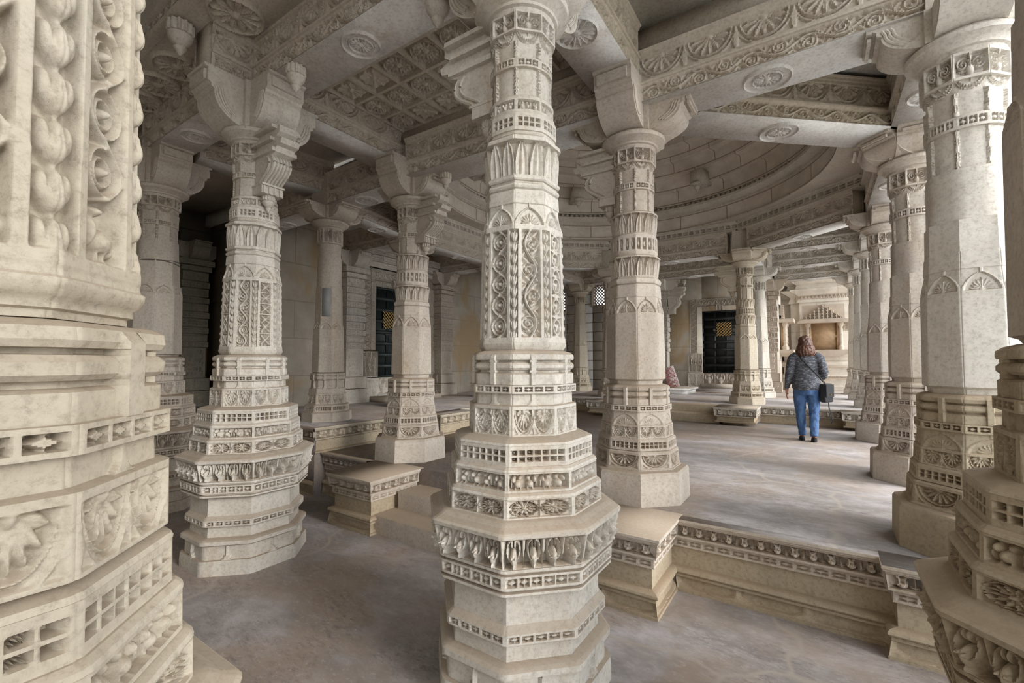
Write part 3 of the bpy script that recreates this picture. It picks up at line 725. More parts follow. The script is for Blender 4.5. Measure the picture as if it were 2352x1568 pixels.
if 1:
    G1, G2, G3 = 'tall pedestal columns on the lower floor', 'columns on the middle platform', 'columns at the outer right edge'
    def P4(z, L=.5, **kw): 
        d = {0: z, 90: z, 180: z, 270: z}
        d.update({int(k[1:]): v for k, v in kw.items()}); return [(a, zz, L) for a, zz in d.items()]
    HI, LO = 4.33, 4.10
    A = column(-1.50, .105, 0, '1A', 'warm', 'huge cream column at the left edge, its shaft carved with ringed scrolls and a bird', P4(HI), G1)
    Bc = column(-4.45, 2.2, 0, '1b', 'marble', 'pale carved column with four-petal panels on its shaft, standing left of the stone steps', P4(HI, .52), G1,
                struts=[(0, 3.86, 3.30, .56)], pendants=[(-.15, -.60, HI + .42, 1.15), (.74, -.05, HI, .9)])
    Cc = column(-1.475, 2.3, 0, '1a', 'marble', 'central carved column with circle chain and vine panels, in the middle of the view', P4(HI, .52), G1,
                struts=[(180, 3.86, 3.30, .56)], pendants=[(-.66, -.05, HI, 1.0)])
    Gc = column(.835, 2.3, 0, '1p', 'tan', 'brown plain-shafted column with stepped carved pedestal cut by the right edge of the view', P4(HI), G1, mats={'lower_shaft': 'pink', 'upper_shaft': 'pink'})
    Mc = column(-6.8, 2.2, 0, '1p', 'pink', 'grey plain-shafted column with a cable around its shaft, standing behind the huge left column', P4(HI), G1)
    Ec = column(-4.40, 4.2, .55, '2b', 'pink', 'banded column at the left head of the stone steps, before the green door', P4(LO, .5, a270=HI), G2,
                struts=[(0, 3.84, 3.28, .56)], pendants=[(.62, -.05, LO, .8)])
    Fc = column(-1.43, 4.22, .55, '2b', 'pink', 'banded column with petal collars and cracked plain lower shaft, right behind the central column', P4(LO, .55, a270=HI) + [(45, LO, .5)], G2,
                struts=[(180, 3.84, 3.28, .56)])
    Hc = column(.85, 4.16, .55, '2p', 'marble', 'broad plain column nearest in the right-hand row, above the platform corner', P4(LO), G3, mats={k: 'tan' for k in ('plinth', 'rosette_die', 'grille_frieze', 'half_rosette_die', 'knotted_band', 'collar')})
    Kc = column(.88, 6.28, .55, '2p', 'pink', 'second column of the right-hand row, with a broken chip in its capital', P4(LO) + [(225, LO, .5)], G3)
    Lc = column(.90, 9.09, .55, '2p', 'pink', 'third column of the right-hand row, with a tall lotus bracket on its bright side', P4(LO) + [(135, LO, .5)], G3)
    L2 = column(.90, 11.2, .88, '3p', 'marble', 'fourth column of the right-hand row, first on the rear platform', P4(LO), G3)
    L3 = column(.90, 13.3, .88, '3p', 'marble', 'fifth column of the right-hand row, slim in the distance', P4(LO), G3)
    L4 = column(.90, 15.5, .88, '3p', 'marble', 'farthest column of the right-hand row, next to the marble shrine wall', P4(LO), G3)
    Jc = column(-1.27, 10.85, .88, '3b', 'warm', 'banded cream column on the rear platform beside the black door', P4(LO) + [(315, LO, .45)], G2, struts=[(180, 3.84, 3.28, .56)])
    J2 = column(-1.22, 13.0, .88, '3p', 'marble', 'slender bright column directly behind the banded cream column of the rear platform', P4(LO), G2)
    Dc = column(-6.2, 4.2, .89, '3p', 'pink', 'plain column with a grey cement patch on its shaft, on the left platform', P4(LO), G2)
    Oc = column(-6.6, 6.3, .89, '3p', 'pink', 'plain column on the left platform hidden behind the banded column at the steps', P4(LO) + [(315, LO, .45)], G2)
    Nc = column(-6.6, 9.1, .89, '3p', 'pink', 'plain column at the far end of the left platform, behind the central column', P4(LO) + [(45, LO, .45)], G2)
    Ic = column(-4.35, 11.0, .88, '3b', 'pink', 'carved column on the rear platform mostly hidden behind the cracked banded column', P4(LO) + [(225, LO, .45)], G2)
    Qc = column(-6.05, 12.75, .88, '3p', 'warm', 'slim cream column against the white marble block wall, by the pierced stone window', P4(LO, .42), G2)
X1 = column(.85, .1, 0, '1p', 'pink', 'unseen plain-shafted stepped column added beside the viewer to shade the huge left column', P4(HI), G1)  # out of view; added to keep the sun off the huge left column
# extra marks on single columns
def small_box(root, name, m, x0, x1, y0, y1, z0, z1, rz=0, label=None):
    o = MB().box(x0, x1, y0, y1, z0, z1, frame(0, 0, 0, rz)).build(name, m, root, 0)
    if label: o['label'] = label
    return o
small_box(Dc, 'cement_patch', 'grey_patch', .186, .197, -.06, .055, 1.55, 1.98, R_(-45), 'smooth grey cement repair')
cab = MB(); t_ = np.linspace(0, 2 * pi, 40)
cab.tube([(.225 * cos(a), .225 * sin(a), 2.998 + .012 * sin(a * 2)) for a in t_], .004, 6).tube([(.226 * cos(a), .226 * sin(a), 2.985 + .012 * cos(a * 2 + 1)) for a in t_], .004, 6)
cab.build('cable', 'iron', Mc)['label'] = 'thin dark cable wound around the shaft'
# ------------------------------------------------------------------ flat carved faces
def face(rows, L, nx, e0=0, e1=0, back=.0):
    """rows: (z, off) or ('b', z0, z1, o0, o1, fn, depth, nz); x from 0..L, outward = -y"""
    x0 = np.linspace(0, L, nx); out = []
    def put(z, off):
        off = np.broadcast_to(off, (nx,)); mean = float(np.median(off))
        x = x0 * 1.0; xs = -e0 * mean; xe = L + e1 * mean
        x = xs + (xe - xs) * x0 / L
        out.append(np.stack([x, -off, np.full(nx, z)], -1))
    for sp in rows:
        if sp[0] == 'b':
            _, z0, z1, o0, o1, fn, dep, nz = sp
            for t in np.linspace(0, 1, nz + 1):
                h = fn(0, x0 - L / 2, np.full(nx, t * (z1 - z0)), L, z1 - z0)
                base = o0 + (o1 - o0) * t
                off = base + (h - 1) * dep; off[0] = off[-1] = base
                P = np.stack([-e0 * base + (L + (e0 + e1) * base) * x0 / L, -off, np.full(nx, z0 + t * (z1 - z0))], -1); out.append(P)
        else: put(*sp)
    return np.array(out)
def xf(P, Mx): return P @ Mx[:3, :3].T + Mx[:3, 3]
def wall_face(name, m, parent, p0, p1, rows, res=.01, e0=0, e1=0):
    L = hypot(p1[0] - p0[0], p1[1] - p0[1]); a = atan2(p1[1] - p0[1], p1[0] - p0[0])
    nx = max(2, int(L / res)); mb = MB(); P = face(rows, L, nx, e0, e1)
    return mb.grid(xf(P, frame(p0[0], p0[1], 0, a))).build(name, m, parent)
FRZ_N = [0]
def edging(p0, p1, zb, zt, e0=1, e1=1, res=.009, parent=None, m='tan', mt='pink', nofoot=False, kind='full'):
    """carved retaining face of a platform; outward is to the right of p0->p1"""
    h = zt - zb
    if kind == 'full':
        wall_face('lotus_cornice', mt, parent, p0, p1, [(zt - .15, -.03), (zt - .148, .045), (zt - .142, .045), ('b', zt - .138, zt - .045, .045, .055, p_lotus(.115), .052, 22), (zt - .042, .058), (zt - .036, .058), (zt - .034, .068), (zt - .02, .07), (zt - .018, .076), (zt, .076), (zt + .001, .0)], res, e0, e1)
        wall_face('knotted_band', mt, parent, p0, p1, [(zt - .225, -.02), (zt - .223, .02), ('b', zt - .218, zt - .162, .02, .02, p_bow(max(3, int(hypot(p1[0] - p0[0], p1[1] - p0[1]) / .10))), .016, 12), (zt - .158, .02), (zt - .148, .02), (zt - .147, -.02)], res, e0, e1)
        wall_face('dado', m, parent, p0, p1, [(zb + .14, 0), (zt - .22, 0)], 5, e0, e1)
        wall_face('base_molding', m, parent, p0, p1, [(zb, .055), (zb + .02, .055), ('b', zb + .022, zb + .125, .05, .035, p_scallop, .030, 18), (zb + .128, .03), (zb + .132, .045), (zb + .145, .055), (zb + .160, .052), (zb + .172, .04), (zb + .178, .015), (zb + .182, -.01)], res * 1.3, e0, e1)
    else:
        wall_face('lotus_cornice', mt, parent, p0, p1, [(zt - .17, -.03), (zt - .165, .04), ('b', zt - .16, zt - .035, .04, .05, p_lotus(.15), .05, 20), (zt - .03, .055), (zt - .01, .06), (zt, .06), (zt + .001, 0)], res, e0, e1)
        wall_face('dado', m, parent, p0, p1, [(zb, .03), (zb + .02, .035), (zb + .03, .0), (zb + .05, 0), (zt - .17, 0)], .5, e0, e1)
def slab(name, m, parent, x0, x1, y0, y1, z0, z1, sm=0): return MB().box(x0, x1, y0, y1, z0, z1).build(name, m, parent, sm)

# ------------------------------------------------------------------ floors and platforms
fl = MB().grid(np.array([[(x, y, 0) for x in np.linspace(-11, 1.6, 2)] for y in np.linspace(-4, 4.2, 2)])).build('floor', 'floor', None, 0)
struct(fl, 'worn grey marble floor of irregular slabs at the lowest level', 'floor')
og = slab('ground_courtyard', 'courtyard', None, 1.62, 30, -12, 30, -.25, -.05); struct(og, 'bright open courtyard paving outside the right-hand columns', 'ground')
mp = thing('middle_platform', 'raised stone platform with lotus-bud edging, carrying the walking woman', 'platform', kind='structure')
slab('platform_floor', 'floor', mp, -5.6, 1.55, 3.775, 10.4, -.1, .548)
slab('platform_floor', 'floor', mp, .36, 1.55, 3.62, 3.78, .38, .547)
edging((-1.0, 3.76), (.36, 3.76), 0, .55, -1, -1, parent=mp)
edging((.36, 3.62), (1.55, 3.62), 0, .55, 1, 0, parent=mp)
edging((.36, 3.76), (.36, 3.62), 0, .55, -1, 1, parent=mp)
slab('floor_edge', 'floor', mp, -.93, .30, 3.69, 3.79, .545, .5512)
slab('floor_edge', 'floor', mp, .29, 1.55, 3.548, 3.80, .545, .5518)
edging((-5.56, 3.76), (-4.55, 3.76), 0, .55, 0, -1, .012, parent=mp)
def parapet(name, label, x0, x1, y0, y1):
    r = thing(name, label, 'block', kind='thing')
    slab('block_top', 'pink', r, x0 + .012, x1 - .012, y0 + .012, y1 + .05, .30, .5495)
    slab('top_plate', 'pink', r, x0 - .074, x1 + .074, y0 - .074, y1 + .05, .546, .5525)
    slab('block_core', 'tan', r, x0 + .03, x1 - .03, y0 + .03, y1 + .05, 0, .31)
    edging((x0, y1), (x0, y0), 0, .55, 0, 1, parent=r); edging((x0, y0), (x1, y0), 0, .55, 1, 1, parent=r); edging((x1, y0), (x1, y1), 0, .55, 1, 0, parent=r)
    return r
parapet('stair_block', 'carved stone block flanking the steps on the right, in front of the cracked banded column', -1.72, -1.0, 3.24, 3.77)
parapet('stair_block', 'carved stone block flanking the steps on the left, in front of the left banded column', -4.47, -3.86, 3.14, 3.77)
st = thing('stone_steps', 'two plain stone steps rising between the carved blocks to the platform', 'steps')
def step(parent, x0, x1, y0, y1, z0, z1, m='tan', mt='floor'):
    o = MB()
    b = .012
    o.prism([(y0, z0), (y1, z0), (y1, z1), (y0 + b, z1), (y0 + b * .3, z1 - b * .3), (y0, z1 - b)], x0, x1, np.array([[0, 1, 0, 0], [1, 0, 0, 0], [0, 0, 1, 0], [0, 0, 0, 1.]]))
    return o.build('step', m, parent, 30)
step(st, -3.98, -1.65, 3.17, 3.80, 0, .185, 'pink'); step(st, -3.80, -1.68, 3.45, 3.80, .18, .37, 'pink')

wp = thing('left_platform', 'higher stone platform on the left with lotus-bud frieze, before the green door', 'platform', kind='structure')
slab('platform_floor', 'floor', wp, -12, -5.585, 3.6, 12.5, 0, .888)
slab('platform_floor', 'floor', wp, -5.61, -5.22, 5.62, 6.5, .3, .887)
edging((-5.58, 3.62), (-5.58, 5.62), .55, .89, 1, -1, .012, wp, 'tan', 'warm', kind='small')
edging((-5.58, 5.62), (-5.20, 5.62), .55, .89, -1, 1, .012, wp, 'tan', 'warm', kind='small')
edging((-5.20, 5.62), (-5.20, 6.5), .55, .89, 1, 1, .012, wp, 'tan', 'warm', kind='small')
edging((-5.58, 6.5), (-5.58, 10.2), .55, .89, 0, 0, .02, wp, 'tan', 'warm', kind='small')
edging((-12, 3.60), (-5.58, 3.60), 0, .89, 0, 1, .02, wp, 'tan', 'pink')
rp = thing('rear_platform', 'rear stone platform with lotus frieze, under the black door and shrine', 'platform', kind='structure')
slab('platform_floor', 'floor', rp, -12, 1.55, 10.36, 22, .2, .878)
edging((-5.6, 10.35), (-4.45, 10.35), .55, .88, -1, 0, .012, rp, 'tan', 'marble', kind='small')
edging((-.98, 10.35), (1.55, 10.35), .55, .88, 0, 0, .010, rp, 'tan', 'marble', kind='small')
slab('platform_floor', 'floor', rp, -3.3, -1.9, 14.2, 15.1, .878, .95)
slab('platform_floor', 'floor', rp, -3.6, -1.7, 13.9, 14.25, .878, .91)
s2 = thing('stone_steps', 'two low worn steps in front of the black door platform', 'steps')
step(s2, -3.9, -1.64, 9.75, 10.25, .55, .715, 'tan'); step(s2, -3.9, -1.64, 10.08, 10.4, .71, .874, 'tan')
def rblock(label, x0, x1, y0, y1):
    r = thing('carved_block', label, 'block', kind='thing')
    slab('block_top', 'marble', r, x0 + .012, x1 - .012, y0 + .012, y1, .70, .8795)
    slab('top_plate', 'marble', r, x0 - .058, x1 + .058, y0 - .058, y1, .876, .8825)
    slab('block_core', 'tan', r, x0 + .09, x1 - .09, y0 + .09, y1, .55, .71)
    for a, b, c, d in (((x0, y1), (x0, y0), 0, 1), ((x0, y0), (x1, y0), 1, 1), ((x1, y0), (x1, y1), 1, 0)):
        edging(a, b, .60, .88, c, d, .010, r, 'tan', 'marble', kind='small')
rblock('low carved block projecting from the rear platform in front of the banded cream column', -1.66, -1.02, 9.62, 10.35)
rblock('low carved block on the rear platform seen just left of the cracked column', -4.4, -3.85, 9.75, 10.3)
rblock('low carved corner block of the rear platform beside the third right-hand column', .38, 1.1, 10.05, 10.4)

# ------------------------------------------------------------------ beams
def relief_disc(name, m, parent, cx, cy, z, Rr, n=16, g=56, dep=.035, rings=(1.0,), boss=.25):
    x = np.linspace(-1.02, 1.02, g); X, Y = np.meshgrid(x, x); h, r = flower(X, Y, rings[0], n, True, boss)
    rr = np.hypot(X, Y)
    if rings[0] < .99: h = np.maximum(h, ss(np.abs(rr - .94) - .035, .05)); h = np.where((rr > rings[0] * 1.02) & (rr < .9), .45, h)
    h = np.where(rr > 1.0, -1, h)
    Zz = z - h * dep
    P = np.stack([cx + X * Rr, cy + Y * Rr, Zz], -1)
    return MB().grid(P, flip=True).build(name, m, parent)
BM = {}
def beam(p0, p1, w, z0, z1, label, m='beam', ms='soffit', res=.009, med=True, group='carved stone beams', plain_=False, top=False, cut0=.0, cut1=.0):
    dx, dy = p1[0] - p0[0], p1[1] - p0[1]; L0 = hypot(dx, dy); a = atan2(dy, dx); L = L0 - cut0 - cut1
    r = thing('ceiling_beam', label, 'beam', (p0[0] + cos(a) * cut0, p0[1] + sin(a) * cut0, z0), a, group, 'thing')
    h = z1 - z0; lo = .36 * h
    sof = MB().box(0, L, -w / 2, w / 2, 0, .004).build('soffit', ms, r, 0)
    MB().box(0, L, -w / 2 + .035, w / 2 - .035, .004, h).build('core', m, r, 0)
    nx = int(L / res)
    U = .38 if h > .35 else .24
    rows = [(0, -.02), (.001, .0), ('b', .006, lo - .02, 0, .004, p_vine(.36 if h > .35 else .3, .03, .06), .034, max(10, int(lo / res))), (lo - .016, .006), (lo - .012, .022), (lo + .004, .024), (lo + .012, .004), (lo + .016, .0),
            ('b', lo + .02, h - .05, 0.0, .0, p_beamros(U), .036, max(12, int((h - lo) / res))), (h - .046, .0), (h - .04, .012), (h - .02, .016), (h - .012, .03), (h, .035)]
    P = face(rows, L, nx)
    for k, (side, fr) in enumerate(((1, frame(0, -w / 2, 0, 0)), (-1, frame(L, w / 2, 0, pi)))):
        mb = MB().grid(xf(P, fr)); mb.build('carved_side', m, r)
    if z1 < 4.7: MB().box(.03 - (.4 if top else 0), L - .03 + (.4 if top else 0), -w / 2 + .04, w / 2 - .04, h, h + (.235 if top else .02)).build('upper_fillet', 'beam', r, 0)
    if med: relief_disc('medallion', ms, sof, L / 2, 0, .003, min(.20, w * .4), 16, 70, .03, (.62,) if med == 2 else (1.0,))
    return r
WB = .46
b_ = beam
b_((-4.5, 2.28), (-1.5, 2.28), .40, HI, 4.80, 'broad high beam joining the two ornate columns over the steps, with a spoked medallion underneath', med=2, cut0=.2, cut1=.2)
b_((-4.58, 2.3), (-4.58, 4.15), WB, HI, 4.80, 'high beam from the left ornate column back to the left banded column', med=False, cut0=.15)
b_((-1.5, 2.3), (-1.5, 4.2), .44, HI, 4.80, 'high beam over the central column with a flower medallion on its underside', 'warm', cut0=.0, cut1=.25)
b_((-6.8, 2.2), (-4.6, 2.2), .40, HI, 4.80, 'shadowed beam at upper left leading to the cabled grey column', med=2, cut1=.2)
b_((-1.3, 2.3), (.9, 2.3), .40, HI, 4.80, 'high beam running from the central column toward the right edge', cut0=.2)
b_((-4.4, 4.15), (-1.43, 4.2), WB, LO, 4.56, 'lower beam spanning the head of the steps between the two banded columns', med=2, cut0=.14, cut1=.14, top=True)
b_((-1.43, 4.2), (.85, 4.2), WB, LO, 4.56, 'long carved beam at upper right running to the nearest right-hand column', med=2, cut0=.14, cut1=.14, top=True)
b_((-1.43, 4.22), (.88, 6.28), .46, LO, 4.56, 'diagonal beam with worn pale underside, under the dome edge at upper right', 'warm', med=2, cut0=.4, cut1=.4)
b_((.87, 4.2), (.87, 6.28), .42, LO, 4.56, 'short beam between the first and second right-hand columns', cut0=.2, cut1=.2)
b_((.89, 6.28), (.89, 9.1), .42, LO, 4.56, 'beam between the second and third right-hand columns, under the dome ring', cut0=.2, cut1=.2, res=.013)
b_((.9, 9.1), (-1.27, 10.85), .42, LO, 4.56, 'far diagonal beam under the dome ring with bright underside, right of the banded cream column', cut0=.3, cut1=.3, res=.014)
b_((-1.27, 10.9), (-4.35, 11.0), .42, LO, 4.56, 'far beam under the dome ring above the black door', cut0=.3, cut1=.3, res=.014)
b_((-4.35, 11.0), (-6.6, 9.1), .42, LO, 4.56, 'far left diagonal beam under the dome ring', cut0=.3, cut1=.3, res=.016)
b_((-6.6, 9.1), (-6.6, 6.3), .42, LO, 4.56, 'left beam under the dome ring over the left platform', cut0=.2, cut1=.2, res=.014)
b_((-6.6, 6.3), (-4.4, 4.2), .44, LO, 4.56, 'near left diagonal beam under the dome ring, behind the left banded column', cut0=.3, cut1=.3, res=.013)
b_((-6.2, 4.2), (-4.4, 4.2), .42, LO, 4.56, 'short dark beam from the patched column to the left banded column', cut0=.2, cut1=.3, res=.012, med=2)
b_((-6.6, 2.3), (-6.3, 4.2), .42, HI, 4.80, 'beam from the cabled grey column back to the patched column', cut0=.2, res=.013, med=2)
b_((-6.2, 4.2), (-6.6, 6.3), .40, LO, 4.56, 'shadowed beam behind the patched column', cut0=.2, cut1=.2, res=.014)
b_((-8.5, 4.2), (-6.2, 4.2), .40, LO, 4.56, 'beam from the patched column to the left wall', cut1=.2, res=.016)
b_((-8.5, 6.3), (-6.6, 6.3), .40, LO, 4.56, 'beam above the green door joining the wall pilaster', cut1=.2, res=.013)
b_((-8.5, 9.1), (-6.6, 9.1), .40, LO, 4.56, 'beam joining the rear wall pilaster to the far left column', cut1=.2, res=.014)
b_((.9, 9.1), (.9, 11.2), .40, LO, 4.56, 'beam between the third and fourth right-hand columns', cut0=.2, cut1=.2, res=.016)
b_((-1.1, 11.15), (.9, 11.15), .40, LO, 4.56, 'bright cross beam over the rear platform, first in the row of three', 'marble', cut0=.2, cut1=.2, res=.014)
b_((-1.1, 13.2), (.9, 13.2), .40, LO, 4.56, 'bright cross beam over the rear platform, second in the row of three', 'marble', cut0=.2, cut1=.2, res=.016)
b_((-1.2, 15.4), (.9, 15.4), .40, LO, 4.56, 'bright cross beam nearest the marble shrine, last in the row of three', 'marble', cut0=.2, cut1=.2, res=.018)
b_((.9, 11.2), (.9, 15.5), .40, LO, 4.56, 'long outer beam over the distant right-hand columns', cut0=.2, cut1=.2, res=.03, med=False)
b_((-4.3, 13.1), (-1.3, 13.1), .40, LO, 4.56, 'cross beam in front of the black door wall', cut0=.2, cut1=.2, res=.016)
b_((-6.05, 12.75), (-4.35, 12.75), .36, LO, 4.56, 'short beam at the pierced stone window', cut0=.2, res=.016)
b_((-6.05, 11.0), (-6.05, 12.75), .36, LO, 4.56, 'short cross beam above the slim cream column', cut1=.2, res=.016)
b_((-4.35, 11.0), (-4.35, 15), .36, LO, 4.56, 'beam running back from the hidden rear column', cut0=.2, res=.03, med=False)
b_((-1.25, 10.85), (-1.22, 15.4), .38, LO, 4.56, 'beam running back over the slender bright column', cut0=.2, res=.02, med=False)
b_((-4.5, 1.74), (-4.5, 2.1), .34, HI, 4.76, 'short beam end jutting over the left ornate column toward the viewer', med=False)
b_((-1.5, .2), (-1.5, 2.2), .40, HI, 4.80, 'beam overhead between the huge near-left column and the central column', med=False, cut0=.3, cut1=.25, res=.02)
b_((-6.8, .2), (-1.9, .2), .40, HI, 4.80, 'beam overhead behind the huge near-left column', med=False, cut1=.2, res=.03)

# ------------------------------------------------------------------ ceilings
def ceil(name, label, pts, z, m='slab', th=.25):
    mb = MB(); n = len(pts); b = mb.verts([(x, y, z) for x, y in pts] + [(x, y, z + th) for x, y in pts])
    mb.f.append([list(range(b, b + n))[::-1], list(range(b + n, b + 2 * n))]); i = np.arange(n); j = (i + 1) % n
    mb.quads(b + np.c_[i, j, j + n, i + n]); o = mb.build(name, m, None, 0); struct(o, label, 'ceiling'); return o
cc = thing('coffered_ceiling', 'coffered stone ceiling panel of flower squares over the steps', 'ceiling', kind='thing')
nx_, ny_ = 7, 4; x0, x1, y0, y1 = -4.35, -1.72, 2.48, 3.98; g = 44
X, Y = np.meshgrid(np.linspace(x0, x1, nx_ * g + 1), np.linspace(y0, y1, ny_ * g + 1))
fa = (X - x0) / (x1 - x0) * nx_; fb = (Y - y0) / (y1 - y0) * ny_; ia, ib = np.floor(fa), np.floor(fb); a = (fa - ia) * 2 - 1; b = (fb - ib) * 2 - 1
hr, rr = flower(a / .84, b / .84, 1.0, 16, True, .22)
h4, r4 = flower(a / .98, b / .98, 1.0, 4, False, .2); h8, _ = flower(a / .9 * .7071 + b / .9 * .7071, b / .9 * .7071 - a / .9 * .7071, 1.0, 4, False, .15)
star = ((ia + ib * 2) % 7 < 4) & (ia < 4)
h = np.where(star, np.maximum(h4, h8 * .85), np.where(rr > 1.02, 0, hr)); h = np.where(np.maximum(np.abs(a), np.abs(b)) > .88, 1, h)
MB().grid(np.stack([X, Y, 4.70 + (1 - h) * .06], -1), flip=True).build('flower_coffers', 'beam', cc)
MB().box(x0 - .05, x1 + .05, y0 - .05, y1 + .05, 4.765, 4.9).build('backing_slab', 'slab', cc, 0)
cc['label'] = 'coffered stone ceiling panel of flower squares over the steps'
ceil('ceiling_front', 'plain grey slab ceiling between the central column and the right edge', [(-1.45, 2.1), (1.3, 2.1), (1.3, 4.45), (-1.45, 4.45)], 4.795)
ceil('ceiling_triangle', 'dark triangular slab between the long and diagonal upper right beams', [(-1.43, 4.2), (1.1, 4.2), (1.1, 6.4), (.88, 6.4)], 4.60)
ceil('ceiling_near', 'shaded raised ceiling above the lower floor nearest the viewer', [(-11, -3.2), (1.3, -3.2), (1.3, 1.56), (-11, 1.56)], 5.25)
ceil('ceiling_strip', 'narrow shadowed ceiling strip at upper left carrying round lotus rosettes', [(-11, 1.585), (1.3, 1.585), (1.3, 2.12), (-11, 2.12)], 4.765, 'beam', .5)
lc = ceil('ceiling_left', 'shadowed ceiling behind the cabled grey column', [(-11, 2.1), (-4.6, 2.1), (-4.6, 4.3), (-11, 4.3)], 4.80, 'beam')
for i, (rx, ry, rad, tx) in enumerate([(-4.08, 1.82, .225, 'largest round lotus rosette, near the top edge above the left ornate column'), (-5.30, 1.83, .225, 'second round rosette on the shadowed ceiling, left of the hanging lotus pendant'), (-5.82, 1.84, .225, 'third round rosette on the shadowed ceiling strip, counted from the top edge'), (-6.34, 1.85, .225, 'last round rosette on the shadowed ceiling strip, beside the huge left column')]):
    o = relief_disc('ceiling_rosette', 'beam', None, rx, ry, 4.762, rad, 12 + 2 * i, 60, .05); tag(o, tx, 'rosette', 'round rosettes on the left ceiling', 'thing')
ceil('ceiling_west', 'flat dark ceiling slabs above the left platform', [(-11, 4.2), (-4.4, 4.2), (-6.6, 6.3), (-6.6, 9.1), (-4.35, 11.0), (-4.35, 17), (-11, 17)], 4.57)
ceil('ceiling_rear', 'ceiling slabs above the rear platform', [(-4.35, 11.0), (-1.27, 10.87), (.9, 9.1), (1.3, 9.1), (1.3, 17.5), (-4.35, 17.5)], 4.57)
ceil('ceiling_east', 'ceiling edge above the right-hand columns', [(.88, 6.28), (1.3, 6.2), (1.3, 9.2), (.9, 9.1)], 4.57)
# lattice parapet where the near ceiling steps up
cr = thing('lattice_cornice', 'pierced lattice cornice with a roll moulding at the top left corner of the ceiling', 'cornice', kind='thing')
wall_face('lattice_band', 'marble', cr, (-9.0, 1.56), (1.3, 1.56), [(4.84, -.02), (4.842, .0), ('b', 4.85, 5.02, .0, .0, p_grille(72, 2, .0), .04, 14), (5.03, .0), (5.05, .02), (5.24, .02)], .013)
wall_face('roll_molding', 'beam', cr, (-9.0, 1.56), (1.3, 1.56), [(4.764, -.03), (4.765, .03), (4.775, .05), (4.80, .058), (4.82, .05), (4.832, .03), (4.84, -.01)], .3)
# ------------------------------------------------------------------ dome
dm = thing('dome', 'large corbelled stone dome of block courses over the middle platform', 'dome', kind='thing')
DX, DY, DK = -2.855, 7.57, .955
def dome_rows(prof, n=128, octo=False):
    out = []
    for r, z in prof:
        if octo:
            row = []
            for k in range(8):
                for u in np.linspace(-1, 1, 8, endpoint=False):
                    ph = k * pi / 4; row.append((DX + r * (cos(ph) - u * T8 * sin(ph)), DY + r * (sin(ph) + u * T8 * cos(ph)), z))
            out.append(row)
        else: out.append([(DX + r * DK * cos(t), DY + r * DK * sin(t), z) for t in np.linspace(0, 2 * pi, n, endpoint=False)])
    return np.array(out)
def polar_uv(V): return np.c_[np.arctan2(V[:, 1] - DY, V[:, 0] - DX) * 3.2, V[:, 2]]
# lattice frieze following the eight beams, then round mouldings
DV = [(-4.4, 4.2), (-1.43, 4.21), (.88, 6.28), (.89, 9.1), (-1.27, 10.88), (-4.35, 10.98), (-6.6, 9.1), (-6.6, 6.3)]
def inset(V, d):
    out = []; n = len(V)
    for i in range(n):
        p, q, r = np.array(V[i - 1]), np.array(V[i]), np.array(V[(i + 1) % n])
        e0, e1 = (q - p) / np.linalg.norm(q - p), (r - q) / np.linalg.norm(r - q); n0, n1 = np.array([-e0[1], e0[0]]), np.array([-e1[1], e1[0]])
        A_ = np.array([n0, n1]); out.append(tuple(np.linalg.solve(A_, [n0 @ q + d, n1 @ q + d])))
    return out
IV = inset(DV, .235)
for i in range(8):
    p0, p1 = IV[(i + 1) % 8], IV[i]
    Ln = hypot(p1[0] - p0[0], p1[1] - p0[1])
    wall_face('lattice_frieze', 'marble', dm, p0, p1, [(4.555, -.2), (4.556, .03), (4.575, .03), (4.59, .0), ('b', 4.595, 4.735, .0, .0, p_grille(max(6, int(Ln / .125)), 2, .0), .04, 18), (4.74, .0), (4.745, .02), (4.765, .025), (4.768, -.3)], .011, -1, -1)
mb = MB(); nn_ = 128; tt_ = np.linspace(0, 2 * pi, nn_, endpoint=False)
def poly_r(t):
    best = 9
    for i in range(8):
        p, q = np.array(DV[i]) - (DX, DY), np.array(DV[(i + 1) % 8]) - (DX, DY); d = np.array([cos(t), sin(t)]); e = q - p
        den = d[0] * e[1] - d[1] * e[0]
        if abs(den) > 1e-6:
            s_ = (p[0] * e[1] - p[1] * e[0]) / den; u_ = (p[0] * d[1] - p[1] * d[0]) / den
            if s_ > 0 and -1e-6 <= u_ <= 1 + 1e-6: best = min(best, s_)
    return best
PR = [poly_r(t) for t in tt_]
mb.grid(np.array([[(DX + r * cos(t), DY + r * sin(t), 4.767) for t, r in zip(tt_, rr_)] for rr_ in (PR, [DK * 3.30] * nn_)]), wrap=True, flip=True).build('ring_soffit', 'beam', dm)
MB().grid(np.array([[(DX + r * cos(t), DY + r * sin(t), z_) for t, r in zip(tt_, rr_)] for rr_, z_ in ((PR, 4.60), (PR, 5.3), ([3.5] * nn_, 6.3), ([2.4] * nn_, 7.4), ([.02] * nn_, 7.9))]), wrap=True).build('outer_shell', 'slab', dm)
MB().grid(dome_rows([(3.32, 4.766), (3.30, 4.80), (3.37, 4.82), (3.37, 5.12)]), wrap=True, flip=True).build('lower_course', 'dome', dm, uv=polar_uv)
MB().grid(dome_rows([(3.37, 5.12), (3.33, 5.13), (3.33, 5.16), (3.24, 5.18), (3.18, 5.22), (3.18, 5.27), (3.28, 5.28), (3.30, 5.30), (3.30, 5.36)]), wrap=True, flip=True).build('cornice', 'marble', dm)
mb = MB(); nd = 170
for i in range(nd):
    t = 2 * pi * i / nd; Mx = frame(DX, DY, 0, t); mb.box(3.22 * DK, 3.31 * DK, -.028, .028, 5.285, 5.335, Mx)
d_ = mb.build('dentils', 'marble', dm, 0); d_['kind'] = 'stuff'
prof = []; z = 5.36; r = 3.27
